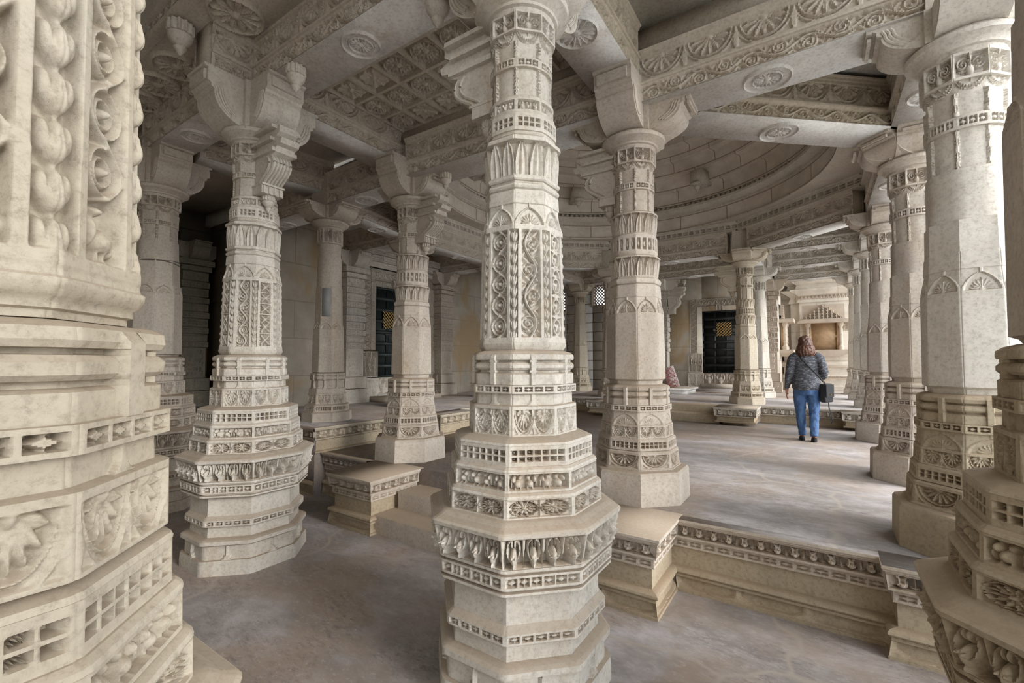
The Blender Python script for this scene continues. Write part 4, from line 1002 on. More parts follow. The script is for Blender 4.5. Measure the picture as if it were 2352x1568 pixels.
zs = [5.36, 5.66, 5.94, 6.20, 6.44, 6.66, 6.86, 7.04, 7.2, 7.34, 7.46]; rs = [3.27, 3.14, 2.98, 2.76, 2.50, 2.20, 1.86, 1.48, 1.06, .62, .18]
for i in range(10):
    prof += [(rs[i], zs[i] + .0), (rs[i] + .0, zs[i] + .02), (rs[i] - .02, zs[i + 1] - .05), (rs[i] - .05, zs[i + 1] - .01), (rs[i + 1] + .01, zs[i + 1] - .01)]
prof += [(.02, 7.46)]
MB().grid(dome_rows(prof), wrap=True, flip=True).build('upper_courses', 'dome', dm, uv=polar_uv)
for i, (t, tx) in enumerate([(48, 'carved bracket stub jutting from the dome courses, right of the cracked column'), (75, 'second bracket stub on the dome courses near the diagonal beam'), (160, 'bracket stub on the left side of the dome'), (105, 'bracket stub at the far side of the dome')]):
    b = thing('dome_bracket', tx, 'bracket', (DX + 2.93 * cos(R_(t + 25)), DY + 2.93 * sin(R_(t + 25)), 5.72), R_(t + 25), 'bracket stubs on the dome')
    MB().box(-.28, .16, -.13, .13, -.14, .14).build('stub', 'marble', b, 0)
    MB().box(-.32, -.22, -.10, .10, -.18, -.13).build('end_block', 'marble', b, 0)
    p_ = pendant_mesh(.8).build('lotus_pendant', 'marble', b); p_.location = (-.20, 0, -.13)
    q_ = relief_disc('medallion', 'marble', b, .02, 0, -.141, .11, 10, 30, .02)
# ------------------------------------------------------------------ walls
def wuv(axis): return (lambda V: np.c_[V[:, 1], V[:, 2]]) if axis == 'x' else (lambda V: np.c_[V[:, 0], V[:, 2]])
def wall(name, label, m, boxes, axis):
    mb = MB()
    for b in boxes: mb.box(*b)
    o = mb.build(name, m, None, 0, uv=wuv(axis)); struct(o, label, 'wall'); return o
wall('wall_left', 'weathered wall of large stone blocks with ochre stains, around the green door', 'wall',
     [(-8.9, -8.5, 4.3, 6.90, .8, 4.7), (-8.9, -8.5, 8.0, 13.5, .8, 4.7), (-8.9, -8.5, 6.90, 8.0, .8, 1.40), (-8.9, -8.5, 6.90, 8.0, 3.52, 4.7)], 'x')
wall('wall_lower_left', 'stained stone wall deep behind the cabled column, with shade painted into its colour', 'dark_wall', [(-10.9, -10.5, -3.4, 4.5, 0, 5.3), (-10.5, -8.9, 4.3, 4.5, .0, 4.9)], 'x')
wall('wall_back_left', 'white marble block wall with pierced stone windows', 'white_block',
     [(-8.6, -7.8, 13.4, 13.7, .8, 4.7), (-7.8, -6.85, 13.4, 13.7, .8, 3.40), (-7.8, -6.85, 13.4, 13.7, 4.14, 4.7), (-6.85, -5.92, 13.4, 13.7, .8, 4.7),
      (-5.92, -4.80, 13.4, 13.7, .8, 3.52), (-5.92, -4.80, 13.4, 13.7, 4.18, 4.7), (-4.80, -4.0, 13.4, 13.7, .8, 4.7), (-4.3, -4.0, 13.7, 15.1, .8, 4.7)], 'y')
wall('wall_back', 'pale stone block wall around the black door', 'wall',
     [(-4.1, -2.97, 15.05, 15.3, .8, 4.7), (-1.95, -1.2, 15.05, 15.3, .8, 4.7), (-2.97, -1.95, 15.05, 15.3, .8, 1.41), (-2.97, -1.95, 15.05, 15.3, 3.33, 4.7)], 'y')
wall('wall_light_block', 'unseen stone wall added behind the viewer to block light', 'wall', [(-10.9, 1.6, -3.7, -3.4, 0, 5.3)], 'y')  # unseen, added so that light enters only from the courtyard side
def jali(n, x0, x1, z0, z1, label):
    mb = MB(); y = 13.52; w, h = x1 - x0, z1 - z0; s = .105
    for sg in (1, -1):
        k = -int(h / s) - 2
        while k * s < w + h:
            a0 = max(0, k * s if sg > 0 else k * s - h); 
            # line x = c + sg*z
            c = k * s if sg > 0 else k * s
            zs = np.linspace(0, h, 2)
            xa, xb = (c - h + 0, c) if sg > 0 else (c, c - h)
            # clip to the opening
            p0, p1 = np.array([xa, 0.]), np.array([xb, h]); t0, t1 = 0., 1.
            dx = p1[0] - p0[0]
            if dx > 0: t0, t1 = max(0, (0 - p0[0]) / dx), min(1, (w - p0[0]) / dx)
            else: t0, t1 = max(0, (w - p0[0]) / dx), min(1, (0 - p0[0]) / dx)
            if t1 > t0 + .01:
                q0, q1 = p0 + (p1 - p0) * t0, p0 + (p1 - p0) * t1
                mb.tube([(x0 + q0[0], y, z0 + q0[1]), (x0 + q1[0], y, z0 + q1[1])], .017, 4)
            k += 1
    root = thing('window_%d' % n, label, 'window', (0, 0, 0), kind='structure')
    mb.build('lattice', 'white_block', root, 0)
    MB().box(x0 - .05, x0, 13.36, 13.6, z0 - .05, z1 + .05).box(x1, x1 + .05, 13.36, 13.6, z0 - .05, z1 + .05).box(x0, x1, 13.36, 13.6, z0 - .05, z0).box(x0, x1, 13.36, 13.6, z1, z1 + .05).build('frame', 'shrine', root, 0)
jali(1, -5.90, -4.82, 3.54, 4.16, 'pierced stone lattice window glowing in the white block wall')
jali(2, -7.78, -6.87, 3.42, 4.12, 'pierced stone lattice window just behind the edge of the central column')

# doors
def brass_grid(parent, cx, cz, w, h, off, fr, n=5):
    mb = MB(); s = w / n
    lines = []
    nz = int(round(h / s))
    for k in range(-nz, n + 1):
        for sg in (1, -1):
            c = k * s
            p0 = np.array([c, 0.]); p1 = np.array([c + nz * s, h])
            if sg < 0: p0[0], p1[0] = w - p0[0], w - p1[0]
            dx = p1[0] - p0[0]; ta, tb = sorted(((0 - p0[0]) / dx, (w - p0[0]) / dx)); t0, t1 = max(0, ta), min(1, tb)
            if t1 - t0 > .02:
                q0, q1 = p0 + (p1 - p0) * t0, p0 + (p1 - p0) * t1
                mb.tube(xf(np.array([(cx - w / 2 + q0[0], -off, cz - h / 2 + q0[1]), (cx - w / 2 + q1[0], -off, cz - h / 2 + q1[1])]), fr), .0075, 5)
    return mb.build('brass_lattice', 'brass', parent, 30, )
def GP(root): return [c for c in root.children if c.name.startswith('grille_panel')][-1]
def door(n, label, ox, oy, ang, w, z0, z1, m, gx, gz, gs, handle):
    """local x along the wall, outward = -y"""
    fr = frame(ox, oy, 0, ang); root = thing('door_%d' % n, label, 'door', (0, 0, 0), kind='structure')
    MB().box(0, w, 0, .06, z0, z1, fr).build('door_leaf', m, root, 0)
    ncol, nrow = 3, 8
    for i in range(ncol + 1):
        x = i * w / ncol; MB().box(max(0, x - .035), min(w, x + .035), -.03, .01, z0, z1, fr).build('stile', m, root, 0)
    for j in range(nrow + 1):
        z = z0 + j * (z1 - z0) / nrow; MB().box(0, w, -.036, .01, max(z0, z - .045), min(z1, z + .045), fr).build('rail', m, root, 0)
    MB().box(gx - gs / 2, gx + gs / 2, -.04, 0, gz - gs / 2, gz + gs / 2, fr).build('grille_panel', 'door_black', root, 0)
    brass_grid(bpy.context.scene.collection.objects[-1] if False else GP(root), gx, gz, gs, gs, .05, fr)['label'] = 'gold diamond grille'
    if handle:
        mb = MB(); mb.tube(xf(np.array([(gx - .15, -.07, gz - .34), (gx + .30, -.07, gz - .34)]), fr), .014, 8)
        mb.tube(xf(np.array([(gx + .05, -.08, gz - .34), (gx + .03, -.09, gz - .42), (gx + .05, -.08, gz - .52)]), fr), .018, 8)
        mb.tube(xf(np.array([(gx - gs / 2 - .06, -.06, gz + .02 + .04 * cos(a)) for a in np.linspace(0, 6, 12)]), fr), .01, 6)
        mb.build('bolt', 'iron', root)
    else:
        mb = MB()
        for s_ in (-1, 1): mb.lathe([(.035, 0), (.03, .02), (.004, .03)], cx=0, cy=0, n=14)
        P = MB()
        for s_ in (-1, 1): P.tube(xf(np.array([(gx + s_ * (gs / 2 + .06), -.03, gz - .02), (gx + s_ * (gs / 2 + .06), -.07, gz - .02)]), fr), .032, 12)
        P.build('knob', 'iron', root)
    return root, fr
d1, f1 = door(1, 'dark green paneled door with brass diamond grille in the left wall', -8.46, 6.90, pi / 2, 1.10, 1.40, 3.50, 'door', .42, 2.74, .40, True)
d2, f2 = door(2, 'black paneled door with gold diamond grille in the rear wall', -2.97, 15.12, 0, 1.02, 1.41, 3.32, 'door_black', .62, 2.75, .42, False)

def vface(name, m, parent, fr, x0, x1, z0, z1, off, fn, dep, res, e=.02):
    """an upright carved strip with returns"""
    L = x1 - x0; nx = max(6, int(L / res)); nz = max(6, int((z1 - z0) / res))
    P = face([(z0, -.02), (z0, off), ('b', z0 + .001, z1 - .001, off, off, fn, dep, nz), (z1, off), (z1, -.02)], L, nx)
    P = np.concatenate([P[:, :1] * [1, 0, 1] + [0, .03, 0], P, P[:, -1:] * [1, 0, 1] + [0, .03, 0]], 1)
    P[..., 0] += x0
    return MB().grid(xf(P, fr)).build(name, m, parent)
def p_figures(n, mx=.01):
    def f(k, x, y, W, H):
        a, i = unit(x, W - 2 * mx, n); b = y / H; sw = .12 * np.sin(b * 6 + i * 2)
        h = el(a, b, sw, .87, .22, .09); h = np.maximum(h, el(a, b, sw, .62, .42, .17)); h = np.maximum(h, el(a, b, sw, .46, .38, .12))
        for s_ in (-1, 1):
            h = np.maximum(h, ss(np.abs(a - sw - s_ * .2) - .15, .1) * ss(b - .42, .05) * .85)
            h = np.maximum(h, ss(np.abs(a - sw - s_ * .52 * np.sin(np.clip((b - .3) / .5, 0, 1) * pi)) - .1, .1) * ss(np.abs(b - .58) - .2, .04) * .7)
        h = np.maximum(h, ss(np.abs(np.abs(a) - 1) - .08, .05) * .4); h = np.maximum(h, ss(b - .04, .02))
        return h
    return f
def door_frame(name, label, fr, w, z0, z1, zfloor, m):
    r = thing(name, label, 'door frame', (0, 0, 0), kind='thing')
    vn = rot(p_vine(.16, .0, .06, .28)); vs = rot(p_vine(.10, 0, .05, .3))
    for s_ in (-1, 1):
        def X(a, b): return (-b, -a) if s_ < 0 else (w + a, w + b)
        a0, b0 = X(.0, .13); vface('jamb_inner', m, r, fr, a0, b0, z0 + .62, z1 + .13, .06, vs, .035, .008)
        a0, b0 = X(.14, .36); vface('jamb_outer', m, r, fr, a0, b0, z0 + .62, z1 + .38, .10, vn, .05, .009)
        a0, b0 = X(.0, .40); vface('figure_panel', m, r, fr, a0, b0, z0 + .02, z0 + .60, .15, p_figures(3), .11, .009)
        a0, b0 = X(-.02, .42); vface('jamb_base', m, r, fr, a0, b0, zfloor, z0, .16, p_half(2), .02, .014)
    vface('lintel_inner', m, r, fr, 0, w, z1, z1 + .13, .06, p_vine(.10, 0, .05, .3), .035, .008)
    vface('lintel_outer', m, r, fr, -.14, w + .14, z1 + .14, z1 + .38, .10, p_vine(.16, 0, .06), .05, .009)
    vface('lintel_boss', m, r, fr, w / 2 - .09, w / 2 + .09, z1 + .01, z1 + .20, .13, p_figures(1), .04, .008)
    vface('threshold', m, r, fr, 0, w, zfloor + .14, z0, .14, p_faces(3), .05, .012)
    MB().prism([(-.02, zfloor), (w + .02, zfloor), (w + .02, zfloor + .14), (-.02, zfloor + .14)], -.22, 0, fr).build('threshold_step', m, r, 0)
    return r
door_frame('door_frame', 'carved pale stone frame with figures around the green door', f1, 1.10, 1.40, 3.50, .89, 'marble')
door_frame('door_frame', 'carved stone frame with figures around the black door', f2, 1.02, 1.41, 3.32, .95, 'pink')
MB_ = slab('step_slab', 'warm', None, -8.35, -7.65, 6.55, 8.3, .889, .99); tag(MB_, 'low pale slab step in front of the green door', 'step', kind='thing')
# lintel courses over the green door
lt = thing('lintel_courses', 'stacked carved stone courses above the green door', 'lintel', kind='thing')
vface('lower_course', 'marble', lt, frame(-8.44, 6.55, 0, pi / 2), 0, 1.9, 3.93, 4.12, .06, p_arch, .01, .02)
for z0, z1, off, fn in ((3.93, 4.05, .12, p_vine(.2)), (4.06, 4.20, .20, p_bow(24)), (4.21, 4.36, .26, p_bow(24))):
    vface('carved_course', 'marble', lt, frame(-8.5, 6.55, 0, pi / 2), 0, 2.3, z0, z1, off, fn, .02, .014)
# wall pilasters
def pilaster(label, x, y, ang, m='marble', w=.42, full=True, zf=.885, res=.012):
    r = thing('wall_pilaster', label, 'pilaster', (x, y, zf), ang, 'banded pilasters on the left wall', 'thing')
    I = np.eye(4)
    MB().box(-w / 2, w / 2, -.24, .02, 0, 2.92).build('pier', m, r, 0)
    segs = [(0, .30, .10, p_half(2)), (.31, .55, .06, p_strap), (.56, 1.15, .0, rot(p_vine(.15, .03, .1, .3))), (1.17, 1.27, .03, p_bow(4)), (1.28, 1.42, .015, p_animals(3)), (1.44, 1.55, .03, p_bow(4)), (1.57, 1.72, .02, p_grille(5)),
            (1.74, 1.86, .035, p_bow(4)), (1.88, 2.02, .02, p_ros(3)), (2.04, 2.15, .03, p_bow(4)), (2.17, 2.33, .015, p_grille(6)), (2.35, 2.47, .03, p_bow(4)), (2.49, 2.66, .01, p_half(2)), (2.68, 2.78, .05, p_strap), (2.79, 2.90, .09, p_bow(4))]
    for z0, z1, off, fn in segs:
        mb = MB()
        for sx, fr, L in ((0, frame(-w / 2, -.24, 0, 0), w), (1, frame(w / 2, -.24, 0, pi / 2), .26), (2, frame(-w / 2, .02, 0, -pi / 2), .26)):
            P = face([(z0, -.01), (z0 + .001, off + .004), ('b', z0 + .004, z1 - .004, off + .006, off + .006, fn if sx == 0 or fn not in () else fn, .015, max(6, int((z1 - z0) / res))), (z1 - .001, off + .004), (z1, -.01)], L, int(L / res) + 4, 1 if sx != 2 else 0, 1 if sx != 1 else 0)
            mb.grid(xf(P, fr))
        mb.build('carved_tier', m, r)
    for a in (0, -90, 180):
        o = arm_mesh(.34, .46, .15).build('capital_bracket', m, r); o.location = (0, -.11, 2.90); o.rotation_euler = (0, 0, R_(a))
    MB().box(-.2, .2, -.28, .02, 2.90, 3.22).build('impost_block', m, r, 0)
    return r
pilaster('banded carved pilaster left of the green door', -8.48, 6.22, pi / 2)
pilaster('banded carved pilaster right of the green door, seen behind the left banded column', -8.48, 9.12, pi / 2, 'pink')
pilaster('banded pilaster in the corner behind the cabled column, its stone coloured dark for shade', -10.48, 3.95, pi / 2, 'shade_dark', zf=.885)
pp = pilaster('pale pilaster with scrolled bracket at the corner beside the leaning signboard', -3.72, 13.55, 0, 'marble', w=.26)
o = strut_mesh(3.0, 2.25, .62).build('strut_bracket', 'marble', pp); o.location = (.02, -.11, 0)
q = pendant_mesh(.7).build('lotus_pendant', 'marble', pp); q.location = (.60, -.11, 3.2)
slab('lower_bench_stone', 'tan', None, 0, 0, 0, 0, 0, 0) if False else None
bn = thing('stone_bench', 'low grey marble ledge under the leaning signboard', 'ledge', kind='thing')
MB().box(-4.1, -2.95, 12.75, 13.9, .878, .99).box(-4.15, -2.88, 12.7, 13.92, .99, 1.04).build('ledge', 'soffit', bn, 0)

# leaning signboard with red lettering
sb = thing('signboard', 'red and white notice board leaning on the ledge behind the cracked column', 'sign', (-3.34, 13.1, 1.04), R_(12))
lean = np.array([[cos(-.30), 0, sin(-.30), 0], [0, 1, 0, 0], [-sin(-.30), 0, cos(-.30), 0], [0, 0, 0, 1]])
tiltm = frame(0, 0, 0, 0) @ np.array([[1, 0, 0, 0], [0, cos(.28), -sin(-.28) * -1, 0], [0, sin(-.28), cos(.28), 0], [0, 0, 0, 1.]])
MB().box(-.16, .16, 0, .03, 0, .60, lean).build('board', plain('board_back', (.22, .17, .14)), sb, 0)
MB().box(-.155, .155, -.004, 0, .005, .595, lean).build('painted_face', plain('white_paint', (.72, .66, .64), .5), sb, 0)
rng = np.random.default_rng(4); mb = MB()
for row in range(15):
    z = .565 - row * .038; x = -.14
    while x < .13:
        wd = rng.uniform(.012, .035)
        if rng.random() < .86: mb.box(x, min(x + wd, .14), -.007, -.003, z - rng.uniform(.012, .026), z, lean)
        x += wd + .006
o = mb.build('red_writing', plain('red_paint', (.42, .06, .06), .5), sb, 0); o['kind'] = 'stuff'

# ------------------------------------------------------------------ marble shrine at the far end
sh = thing('marble_shrine', 'pale marble shrine wall with stepped mouldings at the far right end of the hall', 'shrine', kind='thing')
def mould(name, prof, x0, x1, y, m='shrine', side=True):
    """horizontal moulding: prof (offset, z); returns on the left end"""
    mb = MB(); P = np.array([[(x0 - o_, y + .6, z) , (x0 - o_, y - o_, z), (x1, y - o_, z)] for o_, z in prof]); mb.grid(P); return mb.build(name, m, sh, 30, uv=wuv('y'))
def shrine_bay(x0, x1, y):
    mould('base_molding', [(.34, .88), (.34, 1.02), (.26, 1.06), (.26, 1.22), (.30, 1.25), (.30, 1.34), (.22, 1.38)], x0, x1, y)
    mould('lower_wall', [(.22, 1.38), (.22, 1.58), (.30, 1.60), (.34, 1.66), (.34, 1.72), (.20, 1.78), (.20, 1.92), (.30, 1.94), (.32, 1.98), (.24, 2.02), (.12, 2.10)], x0, x1, y)
    mould('main_wall', [(.0, 2.08), (.0, 3.30)], x0, x1, y)
    mould('upper_wall', [(.0, 3.30), (.0, 3.62), (.05, 3.62), (.05, 3.66), (.0, 3.80), (.05, 3.86), (.16, 3.92), (.24, 3.98), (.24, 4.02), (.10, 4.06), (.06, 4.18), (.14, 4.22), (.22, 4.30), (.22, 4.34), (.05, 4.40), (.05, 4.60)], x0, x1, y)
shrine_bay(-.45, 1.3, 17.0); shrine_bay(-.70, .2, 17.22); shrine_bay(-1.0, .0, 17.45)
vface('petal_band', 'shrine', sh, frame(0, 16.99, 0, 0), -.44, 1.3, 3.63, 3.82, .03, p_petals(18), .03, .016)
vface('notched_band', 'shrine', sh, frame(0, 16.99, 0, 0), .66, 1.25, 2.72, 2.92, .02, p_lat(5), .02, .016)
vface('dentil_band', 'shrine', sh, frame(0, 16.69, 0, 0), -.6, 1.25, 1.27, 1.32, .02, p_bow(20), .02, .016)
def niche(label, cx, y, ang, w=.70, hz=.84, z=2.12):
    r = thing('wall_niche', label, 'niche', (cx, y, 0), ang, kind='thing')
    MB().box(-w / 2, w / 2, -.03, .0, z, z + hz).build('niche_back', 'niche', r, 0)['label'] = 'brown stained back panel'
    MB().box(-w / 2 - .03, -w / 2 + .03, -.10, .0, z, z + hz).box(w / 2 - .03, w / 2 + .03, -.10, .0, z, z + hz).build('jamb', 'niche', r, 0)
    for s_ in (-1, 1):
        a = s_ * (w / 2 + .07)
        MB().lathe([(.0, 0), (.075, 0), (.075, .10), (.05, .13), (.045, .2), (.06, .24), (.045, .27), (.055, .36), (.045, .44), (.06, .48), (.045, .52), (.055, .60), (.045, .68), (.07, .74), (.085, .80), (.085, hz), (0, hz)], a, -.12, 14, z).build('colonnette', 'shrine', r)
    MB().prism([(-w / 2 - .30, z - .02), (-w / 2 - .26, z - .10), (-w / 2 - .05, z - .20), (w / 2 + .05, z - .20), (w / 2 + .26, z - .10), (w / 2 + .30, z - .02), (w / 2 + .30, z + .0), (-w / 2 - .30, z + .0)], -.34, .02).build('niche_sill', 'shrine', r, 30)
    MB().prism([(-w / 2 - .34, z + hz - .02), (w / 2 + .34, z + hz - .02), (w / 2 + .30, z + hz + .05), (w / 2 + .15, z + hz + .10), (-w / 2 - .15, z + hz + .10), (-w / 2 - .30, z + hz + .05)], -.36, .02).build('canopy', 'shrine', r, 30)
    # stepped openwork pediment
    g = 140; xs = np.linspace(-w / 2 - .18, w / 2 + .18, g); zz = np.linspace(0, .46, 80); X, Z = np.meshgrid(xs, zz)
    top = .46 - np.floor(np.abs(X) / .105 + .5) * .09
    hole, rr = spiral((X / .11 % 1 - .5) * .11, (Z / .085 % 1 - .5) * .085, .045, 1.6, 1)
    d = np.where(Z < top, .09 - .05 * (hole > .4), -.02); P = np.stack([X, -d, z + hz + .10 + Z], -1)
    MB().grid(P).build('pediment', 'shrine', r)
    return r
niche('shallow brown niche with stepped openwork pediment, above the walking woman', .17, 16.97, 0)
wall('wall_shrine_side', 'pale side wall of the shrine behind the slender bright column', 'shrine', [(-1.5, -.95, 15.3, 17.6, .8, 4.7)], 'y')
niche('slim niche seen edge-on beside the shrine corner', -.93, 16.35, pi / 2, .5)
pilaster('pale banded pilaster at the shrine corner behind the slender bright column', -1.15, 15.35, 0, 'shrine', w=.36)

# ------------------------------------------------------------------ walking woman
def skin_body(name, pts, edges, radii, m, parent, sub=2, root=0):
    me = bpy.data.meshes.new(name); me.from_pydata(pts, edges, []); o = bpy.data.objects.new(name, me); COL.objects.link(o); o.parent = parent
    me.materials.append(m)
    o.modifiers.new('skin', 'SKIN'); sl = me.skin_vertices[0] if me.skin_vertices else None
    for i, r in enumerate(radii):
        v = me.skin_vertices[0].data[i]; v.radius = (r, r) if not isinstance(r, tuple) else r; v.use_root = (i == root)
    s = o.modifiers.new('sub', 'SUBSURF'); s.levels = sub; s.render_levels = sub
    o.modifiers['skin'].use_smooth_shade = True
    return o
wm = thing('person', 'woman walking away in dark heathered sweater and blue jeans, black bag on her hip', 'person', (-.16, 8.45, .548), R_(4)); wm.scale = (.9, .95, 1)
skinm = plain('skin', (.55, .27, .19), .55); skinm.node_tree.nodes['Principled BSDF'].inputs['Subsurface Weight'].default_value = .05
# body skeleton: x right, y forward (away from the viewer)
B = [(0, 0, .86), (0, .01, 1.02), (0, .02, 1.20), (0, .01, 1.33), (0, .02, 1.40), (0, .03, 1.47), (0, .03, 1.55),
     (-.19, .0, 1.30), (-.25, -.02, 1.05), (-.285, .06, .82), (-.29, .08, .76),
     (.19, .0, 1.30), (.25, -.04, 1.08), (.23, .14, .98), (.16, .20, .97),
     (-.09, 0, .80), (-.085, .05, .47), (-.075, .02, .09), (-.08, .10, .035),
     (.09, 0, .80), (.09, -.02, .47), (.085, -.13, .10), (.09, -.05, .035)]
Er = [(0, 1), (1, 2), (2, 3), (3, 4), (4, 5), (5, 6), (3, 7), (7, 8), (8, 9), (9, 10), (3, 11), (11, 12), (12, 13), (13, 14), (0, 15), (15, 16), (16, 17), (17, 18), (0, 19), (19, 20), (20, 21), (21, 22)]
Rr = [.13, .12, .13, .09, .05, .085, .07, .05, .04, .03, .028, .05, .04, .03, .028, .08, .055, .035, .035, .08, .055, .035, .035]
# left hand: palm end then five unequal, slightly curled fingers
palm = len(B); B.append((-.292, .085, .715)); Er.append((10, palm)); Rr.append((.026, .016))
for dy, ln, dx in ((-.026, .055, -.002), (-.009, .072, -.004), (.009, .075, -.003), (.026, .066, .0)):
    a = len(B); B += [(-.292 + dx, .085 + dy, .685), (-.286 + dx, .088 + dy * 1.1, .685 - ln * .55), (-.270 + dx, .092 + dy * 1.1, .685 - ln)]
    Er += [(palm, a), (a, a + 1), (a + 1, a + 2)]; Rr += [.0085, .008, .0065]
a = len(B); B += [(-.280, .118, .725), (-.268, .135, .695)]; Er += [(palm, a), (a, a + 1)]; Rr += [.0095, .0075]
body = skin_body('body', B, Er, Rr, skinm, wm)
def loft(mb, secs, n=28, power=1.0, cap=True):
    """secs: (cx, cy, z, rx, ry)"""
    a = np.linspace(0, 2 * pi, n, endpoint=False)
    P = np.array([[(cx + rx * np.sign(cos(t)) * abs(cos(t)) ** power, cy + ry * np.sign(sin(t)) * abs(sin(t)) ** power, z) for t in a] for cx, cy, z, rx, ry in secs])
    mb.grid(P, wrap=True); b = mb.n - len(secs) * n
    if cap: mb.f.append([list(b + np.arange(n))[::-1], list(b + (len(secs) - 1) * n + np.arange(n))])
def limb(mb, pts, rad, n=16):
    pts = np.array(pts, float); t = np.linspace(0, len(pts) - 1, len(pts) * 5); i = np.arange(len(pts))
    P = np.c_[[np.interp(t, i, pts[:, k]) for k in range(3)]].T; rr = np.interp(t, i, rad)
    for k in range(3): P[1:-1] = (P[:-2] + 2 * P[1:-1] + P[2:]) / 4
    mb.tube(P, rr, n)
def fuse(o, vox=.010, it=4, disp=None):
    r = o.modifiers.new('fuse', 'REMESH'); r.mode = 'VOXEL'; r.voxel_size = vox; r.use_smooth_shade = True
    s = o.modifiers.new('smooth', 'SMOOTH'); s.iterations = it; s.factor = .5
    if disp:
        tx = bpy.data.textures.new('folds', 'CLOUDS'); tx.noise_scale = disp[0]; tx.noise_depth = 3
        d = o.modifiers.new('folds', 'DISPLACE'); d.texture = tx; d.strength = disp[1]; d.mid_level = .5; d.texture_coords = 'LOCAL'
    return o
m, nt, b = mat('heathered_dark_knit'); p = nt.nodes.new('ShaderNodeTexCoord').outputs['Object']
k = ramp(nt, noise(nt, mapping(nt, p, (9, 9, 34)), 2.4, 6, 0.75, .6), [(.40, (.035, .04, .052)), (.53, (.10, .105, .125)), (.66, (.40, .41, .44))])
nt.links.new(k, b.inputs['Base Color']); b.inputs['Roughness'].default_value = .9; bump(nt, b, noise(nt, p, 60, 4), .4, .004); M['knit'] = m
m, nt, b = mat('blue_denim'); p = nt.nodes.new('ShaderNodeTexCoord').outputs['Object']
k = ramp(nt, noise(nt, mapping(nt, p, (6, 6, 2.5)), 1.6, 5, 0.6, .3), [(.3, (.03, .075, .20)), (.7, (.10, .20, .40))])
nt.links.new(k, b.inputs['Base Color']); b.inputs['Roughness'].default_value = .8; bump(nt, b, noise(nt, p, 150, 2), .3, .002); M['denim'] = m
m, nt, b = mat('auburn_hair'); p = nt.nodes.new('ShaderNodeTexCoord').outputs['Object']
k = ramp(nt, noise(nt, mapping(nt, p, (30, 30, 3)), 1.5, 4, 0.6, .8), [(.35, (.045, .022, .016)), (.6, (.16, .072, .045)), (.8, (.34, .17, .11))])
nt.links.new(k, b.inputs['Base Color']); b.inputs['Roughness'].default_value = .42; bump(nt, b, noise(nt, mapping(nt, p, (60, 60, 4)), 2, 3), .6, .006); M['hair'] = m
M['black_cloth'] = plain('black_canvas', (.014, .015, .018), .7); M['shoe'] = plain('black_suede', (.012, .012, .013), .85)
mb = MB()
loft(mb, [(0, .0, .775, .195, .155), (0, -.005, .80, .208, .170), (0, -.005, .86, .215, .175), (0, .0, .95, .20, .145), (0, .0, 1.05, .18, .12), (0, .0, 1.16, .19, .12), (0, .005, 1.25, .20, .115), (0, .01, 1.31, .185, .095), (0, .015, 1.355, .11, .07), (0, .02, 1.385, .062, .055)])
limb(mb, [(-.13, 0, 1.30), (-.20, -.01, 1.27), (-.245, -.03, 1.06), (-.275, .02, .90), (-.288, .065, .80)], [.075, .075, .062, .052, .040])
limb(mb, [(.13, 0, 1.30), (.20, -.01, 1.27), (.262, -.05, 1.07), (.25, .04, .99), (.19, .17, .97)], [.075, .075, .063, .055, .04])
sw = fuse(mb.build('sweater', 'knit', wm), .011, 5, (.07, .022))
mb = MB()
loft(mb, [(0, -.005, .70, .165, .125), (0, -.01, .78, .195, .145), (0, -.005, .88, .185, .135), (0, 0, .95, .16, .11)])
limb(mb, [(-.095, .0, .80), (-.10, .03, .62), (-.095, .05, .46), (-.085, .035, .27), (-.075, .02, .075)], [.105, .098, .076, .068, .058])
limb(mb, [(.095, .0, .80), (.10, .0, .62), (.10, -.03, .46), (.09, -.08, .27), (.085, -.13, .085)], [.105, .098, .076, .068, .058])
fuse(mb.build('jeans', 'denim', wm), .010, 4, (.06, .03))
mb = MB(); loft(mb, [(0, -.02, 1.315, .07, .03), (0, -.03, 1.34, .115, .06), (0, -.02, 1.38, .135, .085), (0, -.01, 1.44, .122, .10), (0, .0, 1.50, .108, .108), (0, .005, 1.56, .098, .108), (0, .01, 1.60, .075, .085), (0, .012, 1.625, .03, .035)])
for i in range(9):
    a = -2.9 + i * .33; limb(mb, [(.10 * cos(a), -.01 + .10 * sin(a), 1.46), (.125 * cos(a), -.01 + .105 * sin(a), 1.38), (.115 * cos(a + .1), -.02 + .09 * sin(a + .1), 1.325), (.10 * cos(a + .2), -.02 + .075 * sin(a + .2), 1.30)], [.03, .03, .02, .006], 8)
fuse(mb.build('hair', 'hair', wm), .008, 3, (.035, .026))
mb = MB()
for x, y, dy in ((-.08, .065, 0), (.087, -.07, 0)):
    loft(mb, [(x, y, .0, .042, .118), (x, y, .022, .044, .12), (x, y - .01, .045, .040, .105), (x, y - .03, .065, .032, .07)], 22, .9)
    mb.build('shoe', 'shoe', wm) if False else None
s1 = MB(); loft(s1, [(-.08, .065, .0, .042, .118), (-.08, .065, .022, .044, .12), (-.08, .055, .045, .040, .105), (-.08, .035, .062, .032, .07)], 22, .9); s1.build('shoe', 'shoe', wm)
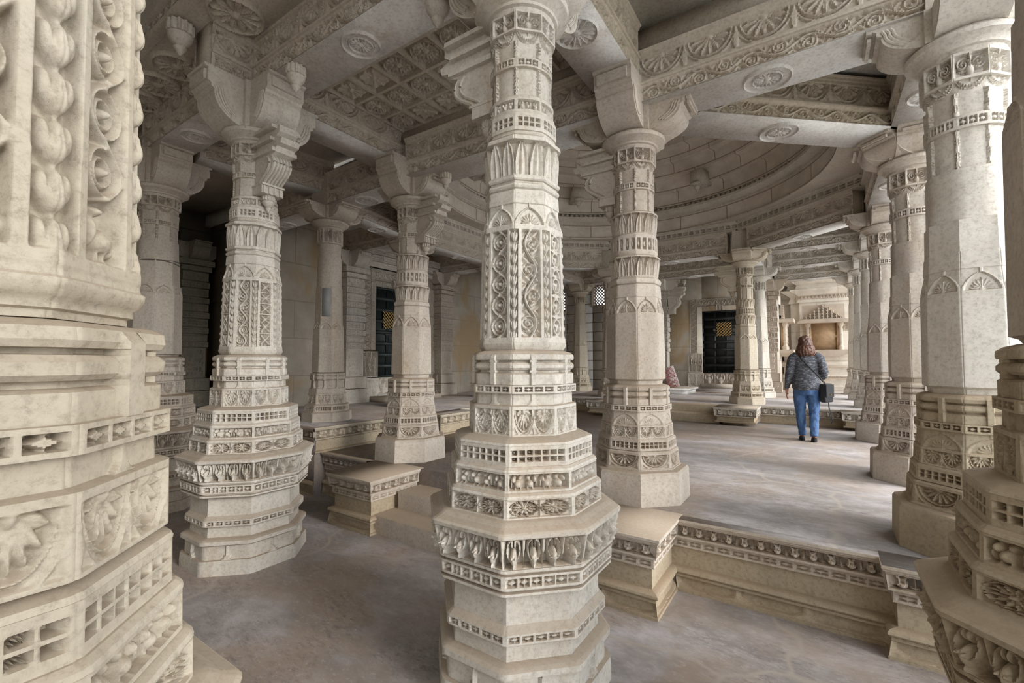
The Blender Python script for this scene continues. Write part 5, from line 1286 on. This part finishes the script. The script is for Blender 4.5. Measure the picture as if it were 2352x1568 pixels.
s2_ = MB(); loft(s2_, [(.087, -.07, .0, .042, .118), (.087, -.07, .022, .044, .12), (.087, -.08, .045, .040, .105), (.087, -.10, .068, .032, .07)], 22, .9); s2_.build('shoe', 'shoe', wm)
bagr = thing('shoulder_bag', 'black shoulder bag hanging at the right hip of the walking woman', 'bag', (-.16, 8.45, .548), R_(4)); bagr.scale = (.9, .95, 1)
tb = frame(.285, -.02, 0, R_(62)); mb = MB()
mb.prism([(-.13, .60), (.13, .60), (.145, .66), (.13, .86), (.10, .885), (-.10, .885), (-.13, .86), (-.145, .66)], -.045, .045, tb)
o = mb.build('bag_body', 'black_cloth', bagr, 30); bv = o.modifiers.new('b', 'BEVEL'); bv.width = .015; bv.segments = 3
MB().prism([(-.135, .68), (.135, .68), (.138, .87), (-.138, .87)], -.056, -.045, tb).build('flap', 'black_cloth', bagr, 30)
MB().tube(xf(np.array([(0, -.060, .72), (0, -.068, .72)]), tb), .012, 10).build('snap', 'brass', bagr)
mb = MB()
sp = [(.27, -.10, .87), (.20, -.148, .96), (.10, -.150, 1.07), (.0, -.145, 1.18), (-.08, -.135, 1.27), (-.115, -.085, 1.345), (-.11, .0, 1.365), (-.06, .10, 1.28), (.06, .14, 1.12), (.20, .12, .96), (.28, .05, .88)]
t = np.linspace(0, len(sp) - 1, 60); sp_ = np.array(sp); Pm = np.array([np.interp(t, range(len(sp)), sp_[:, k]) for k in range(3)]).T
for k in range(4): Pm[1:-1] = (Pm[:-2] + Pm[1:-1] * 2 + Pm[2:]) / 4
Q = np.stack([Pm + [0, 0, .018], Pm + [0, -.006, .0], Pm - [0, 0, .018], Pm + [0, .006, 0]], 1)
mb.grid(Q, wrap=True).build('strap', 'black_cloth', bagr)
mb = MB(); mb.tube([(.30, -.06, .62), (.305, -.065, .52), (.32, -.06, .38), (.345, -.06, .30), (.36, -.06, .29), (.355, -.06, .33), (.33, -.055, .42), (.312, -.06, .54), (.305, -.06, .62)], .005, 6).build('wrist_cord', 'black_cloth', bagr)
